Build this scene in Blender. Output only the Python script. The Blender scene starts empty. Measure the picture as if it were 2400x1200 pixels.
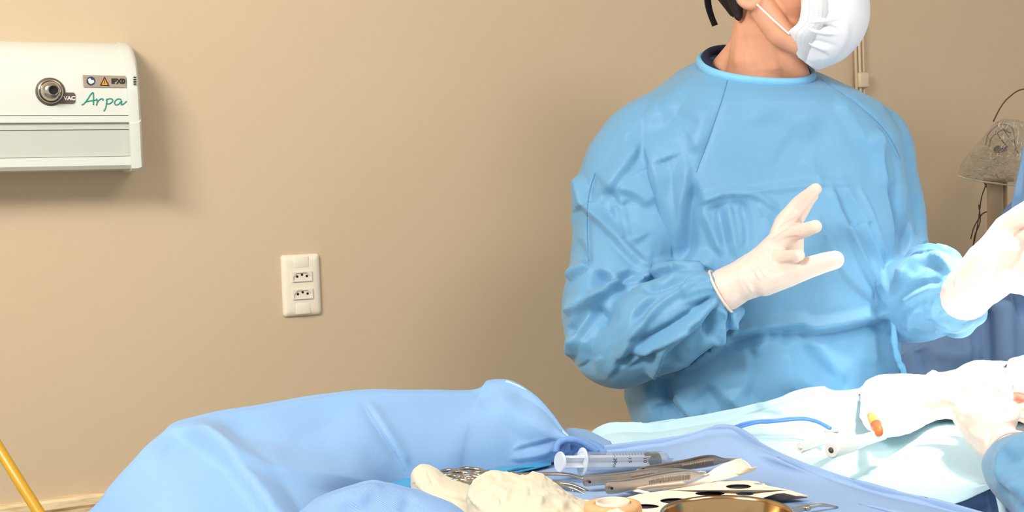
import bpy, bmesh, math, random
import numpy as np
from mathutils import Vector, Matrix, noise as mnoise
from mathutils.bvhtree import BVHTree
from mathutils.geometry import tessellate_polygon

# ---------------------------------------------------------------- camera
F = 2900.0; CX, CY = 1200.0, 600.0
PITCH = math.atan(145.0 / F); ROLL = math.radians(1.9); CAMZ = 1.45
cp, sp = math.cos(PITCH), math.sin(PITCH)
fwd = Vector((0, cp, -sp)); r0 = Vector((1, 0, 0)); u0 = Vector((0, sp, cp))
rt = r0 * math.cos(ROLL) - u0 * math.sin(ROLL)
up = u0 * math.cos(ROLL) + r0 * math.sin(ROLL)
CAM = Vector((0, 0, CAMZ))
S = bpy.context.scene
COL = S.collection
cd = bpy.data.cameras.new('camera'); cam = bpy.data.objects.new('camera', cd); COL.objects.link(cam)
M3 = Matrix((rt, up, -fwd)).transposed()
cam.matrix_world = Matrix.Translation(CAM) @ M3.to_4x4()
cd.sensor_width = 36; cd.lens = 36 * F / 2400; cd.clip_start = 0.05
S.camera = cam
# ---------------------------------------------------------------- world, lights, exposure
S.view_settings.view_transform = 'Standard'; S.view_settings.look = 'None'
S.view_settings.gamma = 1; S.view_settings.use_curve_mapping = False
S.view_settings.exposure = 0.93
wd = bpy.data.worlds.new('world'); S.world = wd; wd.use_nodes = True
wd.node_tree.nodes['Background'].inputs[0].default_value = (1.0, 0.985, 0.96, 1)
wd.node_tree.nodes['Background'].inputs[1].default_value = 0.42
def area(name, loc, target, sx, sy, power, color=(1, 1, 1), spread=180):
    l = bpy.data.lights.new(name, 'AREA'); l.shape = 'RECTANGLE'; l.size = sx; l.size_y = sy
    l.energy = power; l.color = color; l.spread = math.radians(spread)
    o = bpy.data.objects.new(name, l); COL.objects.link(o); o.location = loc
    o.rotation_euler = (Vector(target) - Vector(loc)).to_track_quat('-Z', 'Y').to_euler()
    return o
area('ceiling_panel_light', (-1.15, 0.1, 2.70), (0.2, 1.9, 1.1), 1.0, 0.6, 41, (1, .98, .94))
area('ceiling_panel_light', (1.2, 0.5, 2.72), (1.2, 1.2, 0), 1.0, 0.6, 12, (1, .97, .92))
sl = bpy.data.lights.new('surgical_lamp_beam', 'SPOT'); sl.energy = 420; sl.spot_size = math.radians(22); sl.spot_blend = 0.7
sl.shadow_soft_size = 0.18; sl.color = (1, .98, .95)
so = bpy.data.objects.new('surgical_lamp_beam', sl); COL.objects.link(so); so.location = (1.15, 1.75, 2.65)
so.rotation_euler = (Vector((0.74, 1.70, 1.12)) - Vector(so.location)).to_track_quat('-Z', 'Y').to_euler()

# ---------------------------------------------------------------- helpers
def P(px, py, D):
    px = float(px); py = float(py); D = float(D)
    return CAM + D * (fwd + ((px - CX) / F) * rt + ((CY - py) / F) * up)
def ray(px, py):
    px = float(px); py = float(py)
    return (fwd + ((px - CX) / F) * rt + ((CY - py) / F) * up)
def PZ(px, py, z):
    r = ray(px, py); return CAM + r * ((float(z) - CAMZ) / r.z)
NPR, NPU, NPF, NPC = (np.array(v) for v in (rt, up, fwd, CAM))
def project(v):
    d = v - NPC; D = d @ NPF
    return CX + F * (d @ NPR) / D, CY - F * (d @ NPU) / D, D
WA = math.radians(25.4)
WU = Vector((math.cos(WA), math.sin(WA), 0)); WN = Vector((math.sin(WA), -math.cos(WA), 0))
W0 = P(700, 1095, 2.38); W0.z = 0
def W(px, py, off=0.0):
    r = ray(px, py); q = W0 + WN * float(off)
    return CAM + r * float((q - CAM).dot(WN) / r.dot(WN))
def WF(u, off, z):
    u = float(u); off = float(off); z = float(z); return W0 + WU * u + WN * off + Vector((0, 0, z))
def wuz(px, py, off=0.0):
    p = W(px, py, off); return (p - W0).dot(WU), p.z

def link_mesh(name, me, mat=None, parent=None, smooth=True):
    o = bpy.data.objects.new(name, me); COL.objects.link(o)
    if mat:
        me.materials.clear(); me.materials.append(mat)
    if smooth:
        me.polygons.foreach_set('use_smooth', [True] * len(me.polygons))
    if parent: o.parent = parent
    return o
def mesh_obj(name, verts, faces, mat=None, parent=None, smooth=True, recalc=True):
    me = bpy.data.meshes.new(name)
    me.from_pydata([tuple(v) for v in verts], [], [tuple(f) for f in faces])
    if recalc:
        bm = bmesh.new(); bm.from_mesh(me); bmesh.ops.recalc_face_normals(bm, faces=bm.faces); bm.to_mesh(me); bm.free()
    return link_mesh(name, me, mat, parent, smooth)
def sharp(o, ang=35):
    me = o.data; me.polygons.foreach_set('use_smooth', [True] * len(me.polygons))
    bm = bmesh.new(); bm.from_mesh(me)
    for e in bm.edges:
        if len(e.link_faces) == 2 and e.calc_face_angle(0) > math.radians(ang): e.smooth = False
    bm.to_mesh(me); bm.free(); return o
def tag(o, label, cat, group=None, kind=None):
    o['label'] = label; o['category'] = cat
    if group: o['group'] = group
    if kind: o['kind'] = kind
    return o
def empty(name, loc, label=None, cat=None, group=None):
    o = bpy.data.objects.new(name, None); COL.objects.link(o); o.location = loc; o.empty_display_size = .02
    if label: tag(o, label, cat, group)
    return o
def adopt(parent, *kids):
    for k in kids:
        k.parent = parent; k.matrix_parent_inverse = Matrix.Translation(parent.location).inverted()
    return parent
class MB:
    def __init__(s): s.v = []; s.f = []
    def add(s, v, f):
        n = len(s.v); s.v += [Vector(p) for p in v]; s.f += [tuple(i + n for i in q) for q in f]; return s
def catmull(pts, n=8):
    pts = [np.array(p, float) for p in pts]
    if len(pts) < 3:
        return [pts[0] * (1 - t) + pts[-1] * t for t in np.linspace(0, 1, n + 1)]
    Q = [2 * pts[0] - pts[1]] + pts + [2 * pts[-1] - pts[-2]]; out = []
    for i in range(1, len(Q) - 2):
        a, b, c, d = Q[i - 1:i + 3]
        for k in range(n):
            t = k / n
            out.append(0.5 * ((2 * b) + (c - a) * t + (2 * a - 5 * b + 4 * c - d) * t * t + (3 * b - a - 3 * c + d) * t ** 3))
    out.append(pts[-1]); return out
def tube(mb, pts, rad, seg=12, flat=1.0, flatdir=None, cap=True):
    """swept tube; rad float or list; flat scales the section along flatdir"""
    pts = [Vector([float(q) for q in p]) for p in pts]; n = len(pts)
    if not hasattr(rad, '__len__'): rad = [rad] * n
    rad = [float(r) for r in rad]
    tang = []
    for i in range(n):
        t = (pts[min(i + 1, n - 1)] - pts[max(i - 1, 0)]); tang.append(t.normalized() if t.length > 1e-9 else Vector((0, 0, 1)))
    a = Vector(flatdir) if flatdir is not None else (Vector((0, 0, 1)) if abs(tang[0].z) < .9 else Vector((1, 0, 0)))
    vs = []; fs = []
    for i in range(n):
        a = (a - tang[i] * a.dot(tang[i])); a.normalize(); b = tang[i].cross(a)
        for k in range(seg):
            th = 2 * math.pi * k / seg
            vs.append(pts[i] + a * (math.cos(th) * rad[i] * flat) + b * (math.sin(th) * rad[i]))
    for i in range(n - 1):
        for k in range(seg):
            k2 = (k + 1) % seg
            fs.append((i * seg + k, i * seg + k2, (i + 1) * seg + k2, (i + 1) * seg + k))
    if cap:
        fs.append(tuple(range(seg - 1, -1, -1))); fs.append(tuple((n - 1) * seg + k for k in range(seg)))
    return mb.add(vs, fs)
def sphere(mb, c, r, seg=16, rings=10, mat=None):
    c = Vector(c)
    if not hasattr(r, '__len__'): r = (r, r, r)
    r = [float(q) for q in r]
    vs = []; fs = []
    for i in range(rings + 1):
        ph = math.pi * i / rings
        for k in range(seg):
            th = 2 * math.pi * k / seg
            v = Vector((r[0] * math.sin(ph) * math.cos(th), r[1] * math.sin(ph) * math.sin(th), r[2] * math.cos(ph)))
            if mat is not None: v = mat @ v
            vs.append(c + v)
    for i in range(rings):
        for k in range(seg):
            k2 = (k + 1) % seg
            fs.append((i * seg + k, i * seg + k2, (i + 1) * seg + k2, (i + 1) * seg + k))
    return mb.add(vs, fs)
def capsule(mb, pts, rads, seg=14):
    """chain of spheres joined by cones"""
    pts = [Vector(p) for p in pts]; rads = [float(r) for r in rads]
    for p, r in zip(pts, rads): sphere(mb, p, r, seg, 8)
    for i in range(len(pts) - 1): tube(mb, [pts[i], pts[i + 1]], [rads[i], rads[i + 1]], seg)
    return mb
def pcaps(mb, lst):
    """lst of (px,py,D,rpx)"""
    capsule(mb, [P(a, b, c) for a, b, c, r in lst], [r * c / F for a, b, c, r in lst])
def box(mb, c, s, R=None):
    c = Vector(c); vs = []
    for x in (-.5, .5):
        for y in (-.5, .5):
            for z in (-.5, .5):
                v = Vector((x * s[0], y * s[1], z * s[2])); vs.append(c + (R @ v if R is not None else v))
    return mb.add(vs, [(0, 1, 3, 2), (4, 6, 7, 5), (0, 4, 5, 1), (2, 3, 7, 6), (0, 2, 6, 4), (1, 5, 7, 3)])
def prism(mb, loop, vec):
    """loop of 3D points extruded along vec"""
    n = len(loop); vec = Vector(vec)
    vs = [Vector(p) for p in loop] + [Vector(p) + vec for p in loop]
    return mb.add(vs, [tuple(range(n)), tuple(range(2 * n - 1, n - 1, -1))] + [(i, (i + 1) % n, n + (i + 1) % n, n + i) for i in range(n)])
def bevel_obj(o, w, seg=2):
    bm = bmesh.new(); bm.from_mesh(o.data)
    es = [e for e in bm.edges if len(e.link_faces) == 2 and e.calc_face_angle(0) > .6]
    bmesh.ops.bevel(bm, geom=es, offset=w, segments=seg, profile=.5, affect='EDGES', clamp_overlap=True)
    bm.to_mesh(o.data); bm.free(); return sharp(o, 50)
def lathe(mb, prof, c, axis=Vector((0, 0, 1)), seg=40):
    axis = Vector(axis).normalized(); a = axis.orthogonal().normalized(); b = axis.cross(a); c = Vector(c)
    vs = []; fs = []
    for r, h in prof:
        for k in range(seg):
            th = 2 * math.pi * k / seg; vs.append(c + axis * h + (a * math.cos(th) + b * math.sin(th)) * r)
    for i in range(len(prof) - 1):
        for k in range(seg):
            k2 = (k + 1) % seg; fs.append((i * seg + k, i * seg + k2, (i + 1) * seg + k2, (i + 1) * seg + k))
    return mb.add(vs, fs)
def remesh(mb, voxel, smooth=4, fac=.5):
    me = bpy.data.meshes.new('tmp'); me.from_pydata([tuple(v) for v in mb.v], [], mb.f)
    bm = bmesh.new(); bm.from_mesh(me); bmesh.ops.recalc_face_normals(bm, faces=bm.faces); bm.to_mesh(me); bm.free()
    o = bpy.data.objects.new('tmp', me); COL.objects.link(o)
    m = o.modifiers.new('r', 'REMESH'); m.mode = 'VOXEL'; m.voxel_size = voxel; m.adaptivity = 0
    if smooth:
        k = o.modifiers.new('s', 'SMOOTH'); k.factor = fac; k.iterations = smooth
    dg = bpy.context.evaluated_depsgraph_get(); ev = o.evaluated_get(dg)
    out = bpy.data.meshes.new_from_object(ev)
    bpy.data.objects.remove(o); bpy.data.meshes.remove(me)
    return out
def get_v(me):
    a = np.empty(len(me.vertices) * 3, np.float32); me.vertices.foreach_get('co', a); return a.reshape(-1, 3).astype(float)
def get_n(me):
    a = np.empty(len(me.vertices) * 3, np.float32); me.vertex_normals.foreach_get('vector', a); return a.reshape(-1, 3).astype(float)
def set_v(me, v):
    me.vertices.foreach_set('co', v.astype(np.float32).ravel()); me.update()
def smooth_mesh(me, it=2, fac=.5):
    bm = bmesh.new(); bm.from_mesh(me)
    for _ in range(it): bmesh.ops.smooth_vert(bm, verts=bm.verts, factor=fac, use_axis_x=True, use_axis_y=True, use_axis_z=True)
    bm.to_mesh(me); bm.free()
def tent(x):
    p = np.clip(1.05 - np.sqrt(x * x + .003), 0, 1); return p * p / (p + .12) * 1.12
def relief(me, strokes, vis=True, face=True):
    """press folds into a cloth mesh: strokes (pts in photo px, width px, height m[, end taper])"""
    v = get_v(me); n = get_n(me); px, py, D = project(v)
    view = NPC - v; view /= np.linalg.norm(view, axis=1)[:, None]
    w = np.clip((n * view).sum(1) * 2.2, 0, 1) if face else np.ones(len(v))
    if vis:
        c = 8; ix = np.clip((px / c).astype(int) + 60, 0, 499); iy = np.clip((py / c).astype(int) + 60, 0, 499)
        zb = np.full((500, 500), 1e9); np.minimum.at(zb, (ix, iy), D)
        w = w * np.clip(1 - (D - zb[ix, iy] - .03) / .03, 0, 1)
    disp = np.zeros(len(v))
    for st in strokes:
        pts, wd_, h = st[:3]; taper = st[3] if len(st) > 3 else .25
        C = np.array(catmull(pts, 6)); lo = C.min(0) - wd_ * 6; hi = C.max(0) + wd_ * 6
        idx = np.where((px > lo[0]) & (px < hi[0]) & (py > lo[1]) & (py < hi[1]) & (w > 0))[0]
        if not len(idx): continue
        q = np.stack([px[idx], py[idx]], 1); best = np.full(len(idx), 1e9); near = np.zeros((len(idx), 2)); tt = np.zeros(len(idx))
        L = np.r_[0, np.cumsum(np.linalg.norm(np.diff(C, axis=0), axis=1))]
        for i in range(len(C) - 1):
            a = C[i]; d = C[i + 1] - a; l2 = d @ d + 1e-9
            t = np.clip(((q - a) @ d) / l2, 0, 1); dist = np.linalg.norm(q - a - t[:, None] * d, axis=1)
            m = dist < best; best[m] = dist[m]; near[m] = a + t[m][:, None] * d; tt[m] = (L[i] + t[m] * (L[i + 1] - L[i])) / L[-1]
        env = np.clip(np.minimum(tt, 1 - tt) / max(taper, 1e-3) + .12, 0, 1); env = env * env * (3 - 2 * env)
        ww = wd_ * (.45 + .55 * env)
        side = np.sign((q - near) @ np.array([.45, 1.0])); k_ = side * (1 if h > 0 else -1)
        ww = ww * np.where(k_ > 0, .6, 1.6)
        disp[idx] += h * env * tent(best / (1.75 * ww))
    v += n * (disp * w)[:, None]; set_v(me, v)
def crumple(me, amp, scale, seed=0, ridged=True, octaves=2, wfun=None):
    v = get_v(me); n = get_n(me); off = Vector((seed * 3.1, seed * 1.7, seed * .9)); d = np.zeros(len(v))
    for i, p in enumerate(v):
        q = Vector(p); a = 0; s = scale; am = 1
        for _ in range(octaves):
            x = mnoise.noise(q * s + off); a += am * ((.35 - abs(x)) if ridged else x); s *= 2.1; am *= .45
        d[i] = a
    if wfun: d = d * wfun(v)
    v += n * (d * amp)[:, None]; set_v(me, v)

# ---------------------------------------------------------------- materials
def lin(c):
    return tuple(((x / 255) / 12.92 if x / 255 <= .04045 else ((x / 255 + .055) / 1.055) ** 2.4) for x in c[:3]) + (1,)
def mat(name, rgb, rough=.6, metal=0, var=.0, vscale=8, bump=0, bscale=200, spec=.5, sheen=0, trans=0, alpha=1, sss=0, coat=0, ior=1.45, bdist=.001):
    m = bpy.data.materials.new(name); m.use_nodes = True; nt = m.node_tree; b = nt.nodes['Principled BSDF']
    L = nt.links.new; b.inputs['Roughness'].default_value = rough; b.inputs['Metallic'].default_value = metal
    b.inputs['Specular IOR Level'].default_value = spec; b.inputs['Transmission Weight'].default_value = trans
    b.inputs['IOR'].default_value = ior; b.inputs['Coat Weight'].default_value = coat
    b.inputs['Sheen Weight'].default_value = sheen; b.inputs['Alpha'].default_value = alpha
    if sss:
        b.inputs['Subsurface Weight'].default_value = sss; b.inputs['Subsurface Radius'].default_value = (.012, .005, .003); b.inputs['Subsurface Scale'].default_value = 1
    tc = nt.nodes.new('ShaderNodeTexCoord')
    c = lin(rgb)
    no = nt.nodes.new('ShaderNodeTexNoise'); no.inputs['Scale'].default_value = vscale; no.inputs['Detail'].default_value = 5
    L(tc.outputs['Object'], no.inputs['Vector'])
    mx = nt.nodes.new('ShaderNodeMix'); mx.data_type = 'RGBA'
    k = 1 - var; mx.inputs[6].default_value = (c[0] * k, c[1] * k, c[2] * k, 1); k = 1 + var
    mx.inputs[7].default_value = (min(1, c[0] * k), min(1, c[1] * k), min(1, c[2] * k), 1)
    L(no.outputs['Fac'], mx.inputs[0]); L(mx.outputs[2], b.inputs['Base Color'])
    if bump:
        n2 = nt.nodes.new('ShaderNodeTexNoise'); n2.inputs['Scale'].default_value = bscale; n2.inputs['Detail'].default_value = 4
        L(tc.outputs['Object'], n2.inputs['Vector'])
        bp = nt.nodes.new('ShaderNodeBump'); bp.inputs['Strength'].default_value = bump; bp.inputs['Distance'].default_value = bdist
        L(n2.outputs['Fac'], bp.inputs['Height']); L(bp.outputs['Normal'], b.inputs['Normal'])
    return m
M = {}
M['wall'] = mat('wall_paint', (203, 179, 147), .55, var=.035, vscale=1.6, bump=.15, bscale=160)
M['floor'] = mat('floor_vinyl', (170, 165, 155), .4, var=.05)
M['ceiling'] = mat('ceiling_paint', (235, 232, 225), .8)
M['gown'] = mat('gown_nonwoven', (106, 160, 197), .5, var=.05, vscale=7, bump=.25, bscale=420, sheen=.15, spec=.45)
M['seam'] = mat('gown_seam', (84, 138, 186), .6)
M['gown_trim'] = mat('gown_binding', (125, 192, 230), .5, var=.08, vscale=60, bump=.4, bscale=300)
M['drape'] = mat('blue_drape', (130, 166, 206), .6, var=.05, vscale=6, bump=.25, bscale=600, sheen=.1, spec=.3)
M['drape_dark'] = mat('blue_drape_dark', (112, 148, 200), .6, var=.05, vscale=5, bump=.2, bscale=500, spec=.3)
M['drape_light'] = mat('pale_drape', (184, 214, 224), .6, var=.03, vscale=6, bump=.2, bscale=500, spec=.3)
M['drape_tray'] = mat('tray_drape', (142, 168, 204), .6, var=.05, vscale=9, bump=.25, bscale=500, spec=.3)
M['plastic_teal'] = mat('teal_plastic', (60, 150, 190), .25, var=.1, vscale=30)
M['towel'] = mat('white_towel', (246, 244, 238), .9, bump=.5, bscale=500)
M['gauze'] = mat('gauze_cotton', (208, 197, 172), .95, var=.04, vscale=40, bump=.3, bscale=1100, sheen=.2)
M['glove'] = mat('latex_glove', (230, 208, 194), .42, var=.03, vscale=30, sss=.1, spec=.4, bump=.1, bscale=120)
M['skin'] = mat('skin', (222, 160, 126), .5, var=.07, vscale=28, sss=.12, bump=.12, bscale=500)
M['mask'] = mat('mask_fabric', (224, 224, 228), .75, var=.015, bump=.2, bscale=600)
M['maskband'] = mat('mask_strap', (245, 238, 236), .7)
M['black'] = mat('black_cloth', (16, 15, 18), .8)
M['navy'] = mat('navy_scrub', (28, 34, 62), .8)
M['hair'] = mat('dark_hair', (26, 20, 18), .55, var=.3, vscale=120, bump=.6, bscale=700)
M['white_plastic'] = mat('white_plastic', (216, 216, 204), .35, var=.01)
M['panel_grey'] = mat('panel_greyish', (196, 196, 184), .4, var=.01)
M['groove'] = mat('groove_dark', (140, 132, 118), .6)
M['outlet'] = mat('outlet_plastic', (234, 222, 200), .35, var=.01)
M['outlet_in'] = mat('outlet_socket', (225, 214, 196), .4)
M['hole'] = mat('hole_black', (18, 14, 12), .8)
M['label_dark'] = mat('label_dark', (92, 80, 70), .5)
M['label_grey'] = mat('label_taupe', (166, 146, 126), .5)
M['ink_green'] = mat('ink_green', (34, 140, 118), .5)
M['ink_black'] = mat('ink_black', (30, 26, 24), .5)
M['ink_white'] = mat('ink_white', (235, 230, 220), .5)
M['ink_blue'] = mat('ink_blue', (40, 62, 96), .5)
M['ink_orange'] = mat('ink_orange', (236, 150, 30), .5)
M['chrome'] = mat('chrome', (190, 180, 165), .18, metal=1)
M['steel'] = mat('surgical_steel', (208, 198, 188), .36, metal=1, var=.08, vscale=60, bump=.1, bscale=300)
M['steel_dark'] = mat('worn_steel', (168, 154, 144), .35, metal=1, var=.12, vscale=80)
M['bowl'] = mat('bowl_steel', (196, 160, 116), .16, metal=1, bump=.12, bscale=30)
M['wood'] = mat('pale_wood', (226, 198, 152), .5, var=.04)
M['yellow'] = mat('yellow_plastic', (182, 138, 30), .35, var=.05, vscale=20)
M['tape'] = mat('tan_bandage', (222, 168, 118), .85, var=.12, vscale=180, bump=.8, bscale=500)
M['tape_core'] = mat('tape_core', (222, 206, 190), .8)
M['paper'] = mat('sterile_paper', (228, 216, 198), .8, var=.02, vscale=30, bump=.1, bscale=200)
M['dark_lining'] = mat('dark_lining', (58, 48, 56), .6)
M['syr'] = mat('syringe_plastic', (235, 242, 248), .12, var=0, alpha=.3)
M['syr_white'] = mat('syringe_frosted', (236, 242, 250), .3, trans=.3, alpha=.75)
M['rubber'] = mat('black_rubber', (12, 10, 10), .5)
M['tube_blue'] = mat('blue_cable', (88, 140, 214), .35)
M['pen'] = mat('white_handpiece', (240, 238, 230), .3)
M['orange'] = mat('orange_tip', (240, 120, 60), .4)
M['amber'] = mat('amber_tip', (240, 190, 90), .4)
M['film'] = mat('clear_film', (232, 218, 196), .14, alpha=.2, spec=1, coat=1)
M['wire'] = mat('brown_wire', (92, 66, 46), .5)
M['column'] = mat('beige_column', (196, 174, 144), .35)
M['conduit'] = mat('cream_conduit', (214, 192, 160), .4)
M['pinkish'] = mat('pink_skin', (226, 150, 128), .4, var=.12, vscale=60, sss=.2)
M['glint'] = mat('film_glint', (236, 228, 208), .15, spec=1)  # whitish colour that imitates glints on the bag film
M['purple'] = mat('purple_clip', (88, 84, 128), .4)
def film_mat(name, tint, haze, rough, fres, bump=0, bscale=40):
    m = bpy.data.materials.new(name); m.use_nodes = True; nt = m.node_tree; nt.nodes.clear(); N = nt.nodes.new; L = nt.links.new
    out = N('ShaderNodeOutputMaterial'); tr = N('ShaderNodeBsdfTransparent'); tr.inputs[0].default_value = tint
    df = N('ShaderNodeBsdfDiffuse'); df.inputs[0].default_value = (.85, .87, .88, 1); gl = N('ShaderNodeBsdfGlossy'); gl.inputs['Roughness'].default_value = rough
    m1 = N('ShaderNodeMixShader'); m1.inputs[0].default_value = haze; L(tr.outputs[0], m1.inputs[1]); L(df.outputs[0], m1.inputs[2])
    lw = N('ShaderNodeLayerWeight'); lw.inputs[0].default_value = fres; m2 = N('ShaderNodeMixShader')
    mu = N('ShaderNodeMath'); mu.operation = 'MULTIPLY'; mu.inputs[1].default_value = .45; L(lw.outputs['Facing'], mu.inputs[0]); L(mu.outputs[0], m2.inputs[0]); L(m1.outputs[0], m2.inputs[1]); L(gl.outputs[0], m2.inputs[2]); L(m2.outputs[0], out.inputs[0])
    if bump:
        n2 = N('ShaderNodeTexNoise'); n2.inputs['Scale'].default_value = bscale; bp = N('ShaderNodeBump'); bp.inputs['Strength'].default_value = bump; bp.inputs['Distance'].default_value = .006
        L(n2.outputs['Fac'], bp.inputs['Height']); L(bp.outputs['Normal'], gl.inputs['Normal']); L(bp.outputs['Normal'], lw.inputs['Normal'])
    return m
M['film'] = film_mat('clear_film', (.97, .96, .94, 1), .07, .15, .35)
M['syr'] = film_mat('syringe_plastic', (.98, .99, 1, 1), .07, .10, .25)
# wood grain along the rail
def wood_grain(m):
    nt = m.node_tree; b = nt.nodes['Principled BSDF']; tc = nt.nodes.new('ShaderNodeTexCoord')
    mp = nt.nodes.new('ShaderNodeMapping'); mp.inputs['Rotation'].default_value = (0, 0, -WA); mp.inputs['Scale'].default_value = (.8, 20, 45)
    n = nt.nodes.new('ShaderNodeTexNoise'); n.inputs['Scale'].default_value = 2.2; n.inputs['Detail'].default_value = 6
    r = nt.nodes.new('ShaderNodeValToRGB'); r.color_ramp.elements[0].position = .35; r.color_ramp.elements[0].color = lin((196, 164, 116))
    r.color_ramp.elements[1].position = .62; r.color_ramp.elements[1].color = lin((236, 210, 168))
    L = nt.links.new; L(tc.outputs['Object'], mp.inputs[0]); L(mp.outputs[0], n.inputs['Vector']); L(n.outputs['Fac'], r.inputs[0]); L(r.outputs[0], b.inputs['Base Color'])
wood_grain(M['wood'])
# ribbed weave for the tray drape corner
def creased(m, scale, dist, st=.5):
    nt = m.node_tree; b = nt.nodes['Principled BSDF']; N = nt.nodes.new; L = nt.links.new; tc = N('ShaderNodeTexCoord')
    n = N('ShaderNodeTexNoise'); n.inputs['Scale'].default_value = 5; n.inputs['Detail'].default_value = 3; L(tc.outputs['Object'], n.inputs['Vector'])
    ad = N('ShaderNodeVectorMath'); ad.operation = 'MULTIPLY_ADD'; ad.inputs[1].default_value = (.12, .12, .12); L(n.outputs['Color'], ad.inputs[0]); L(tc.outputs['Object'], ad.inputs[2])
    h = []
    for sc, w in ((scale, 1), (scale * 2.3, .35)):
        v = N('ShaderNodeTexVoronoi'); v.feature = 'F1'; v.inputs['Scale'].default_value = sc; L(ad.outputs[0], v.inputs['Vector'])
        k = N('ShaderNodeMath'); k.operation = 'MULTIPLY'; k.inputs[1].default_value = w; L(v.outputs['Distance'], k.inputs[0]); h.append(k)
    s = N('ShaderNodeMath'); L(h[0].outputs[0], s.inputs[0]); L(h[1].outputs[0], s.inputs[1])
    bp = N('ShaderNodeBump'); bp.inputs['Strength'].default_value = st; bp.inputs['Distance'].default_value = dist; L(s.outputs[0], bp.inputs['Height'])
    old = b.inputs['Normal'].links[0].from_node; L(bp.outputs['Normal'], old.inputs['Normal'])
creased(M['gown'], 7, .010, .45); creased(M['drape'], 6, .006, .3)
def ribbed(m, scale=900):
    nt = m.node_tree; b = nt.nodes['Principled BSDF']; tc = nt.nodes.new('ShaderNodeTexCoord')
    w = nt.nodes.new('ShaderNodeTexWave'); w.inputs['Scale'].default_value = scale / 6.28; w.inputs['Distortion'].default_value = .6; w.wave_type = 'BANDS'; w.bands_direction = 'DIAGONAL'
    bp = nt.nodes.new('ShaderNodeBump'); bp.inputs['Strength'].default_value = .5; bp.inputs['Distance'].default_value = .0006
    L = nt.links.new; L(tc.outputs['Object'], w.inputs['Vector']); L(w.outputs['Fac'], bp.inputs['Height']); L(bp.outputs['Normal'], b.inputs['Normal'])
M['drape_rib'] = mat('ribbed_drape', (128, 162, 206), .6, var=.06, vscale=9); ribbed(M['drape_rib'], 1350)

# ---------------------------------------------------------------- room
def quad(name, a, b, c, d, m, thick=None):
    mb = MB()
    if thick is None: mb.add([a, b, c, d], [(0, 1, 2, 3)])
    else: prism(mb, [a, b, c, d], thick)
    o = mesh_obj(name, mb.v, mb.f, m, smooth=False); o['kind'] = 'structure'; return o
quad('wall_back', WF(-4, 0, 0), WF(4.5, 0, 0), WF(4.5, 0, 2.8), WF(-4, 0, 2.8), M['wall'], -WN * .12)
quad('floor', (-4.5, -2.5, 0), (5, -2.5, 0), (5, 5.5, 0), (-4.5, 5.5, 0), M['floor'], (0, 0, -.1))
quad('ceiling', (-4.5, -2.5, 2.8), (5, -2.5, 2.8), (5, 5.5, 2.8), (-4.5, 5.5, 2.8), M['ceiling'], (0, 0, .1))
# wooden bumper rail, profile extruded along the wall
_, zr = wuz(700, 1093)
prof = [(0, 0), (.016, 0), (.022, -.004), (.022, -.016), (.016, -.022), (.016, -.03), (.022, -.036), (.022, -.10), (.016, -.106), (.016, -.114), (.022, -.12), (.02, -.14), (0, -.142)]
mb = MB(); prism(mb, [WF(-4, o, zr + z) for o, z in prof], WU * 8.5)
o = mesh_obj('trim_1', mb.v, mb.f, M['wood'], smooth=False); o['kind'] = 'structure'
prof = [(0, .1), (.012, .1), (.015, .095), (.015, 0), (0, 0)]
mb = MB(); prism(mb, [WF(-4, o, z) for o, z in prof], WU * 8.5)
o = mesh_obj('baseboard_back', mb.v, mb.f, M['wood'], smooth=False); o['kind'] = 'structure'

# ---- vertical conduit with its clip
def wall_tube(name, x, y0, y1, r, m, off, parent=None):
    a = W(x[0], y0, off); b = W(x[1], y1, off); return tube(MB(), [a, b], r, 10)
root = empty('wall_conduit', W(2015, 130, 0), 'pair of thin vertical cream conduits running down the beige wall right of the masked person', 'pipe')
t = W(2006, -380, .012); b2 = W(2022, 210, .012)
kids = []
for nm, dx, r, m in (('conduit_tube', 0, .0035, 'conduit'), ('conduit_tube', -9, .0035, 'wall'), ('conduit_tube', 9, .003, 'wall')):
    a = W(2000 + dx, -380, .012); c = W(2028 + dx, 620, .012); mb = tube(MB(), [a, c], r, 10)
    kids.append(mesh_obj(nm, mb.v, mb.f, M[m]))
mb = MB(); c = W(2021, 188, .014); Rw = Matrix((WU, WN, Vector((0, 0, 1)))).transposed()
box(mb, c, (.030, .018, .036), Rw); o = mesh_obj('pipe_clip', mb.v, mb.f, M['conduit']); bevel_obj(o, .004); kids.append(o)
adopt(root, *kids)

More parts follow.
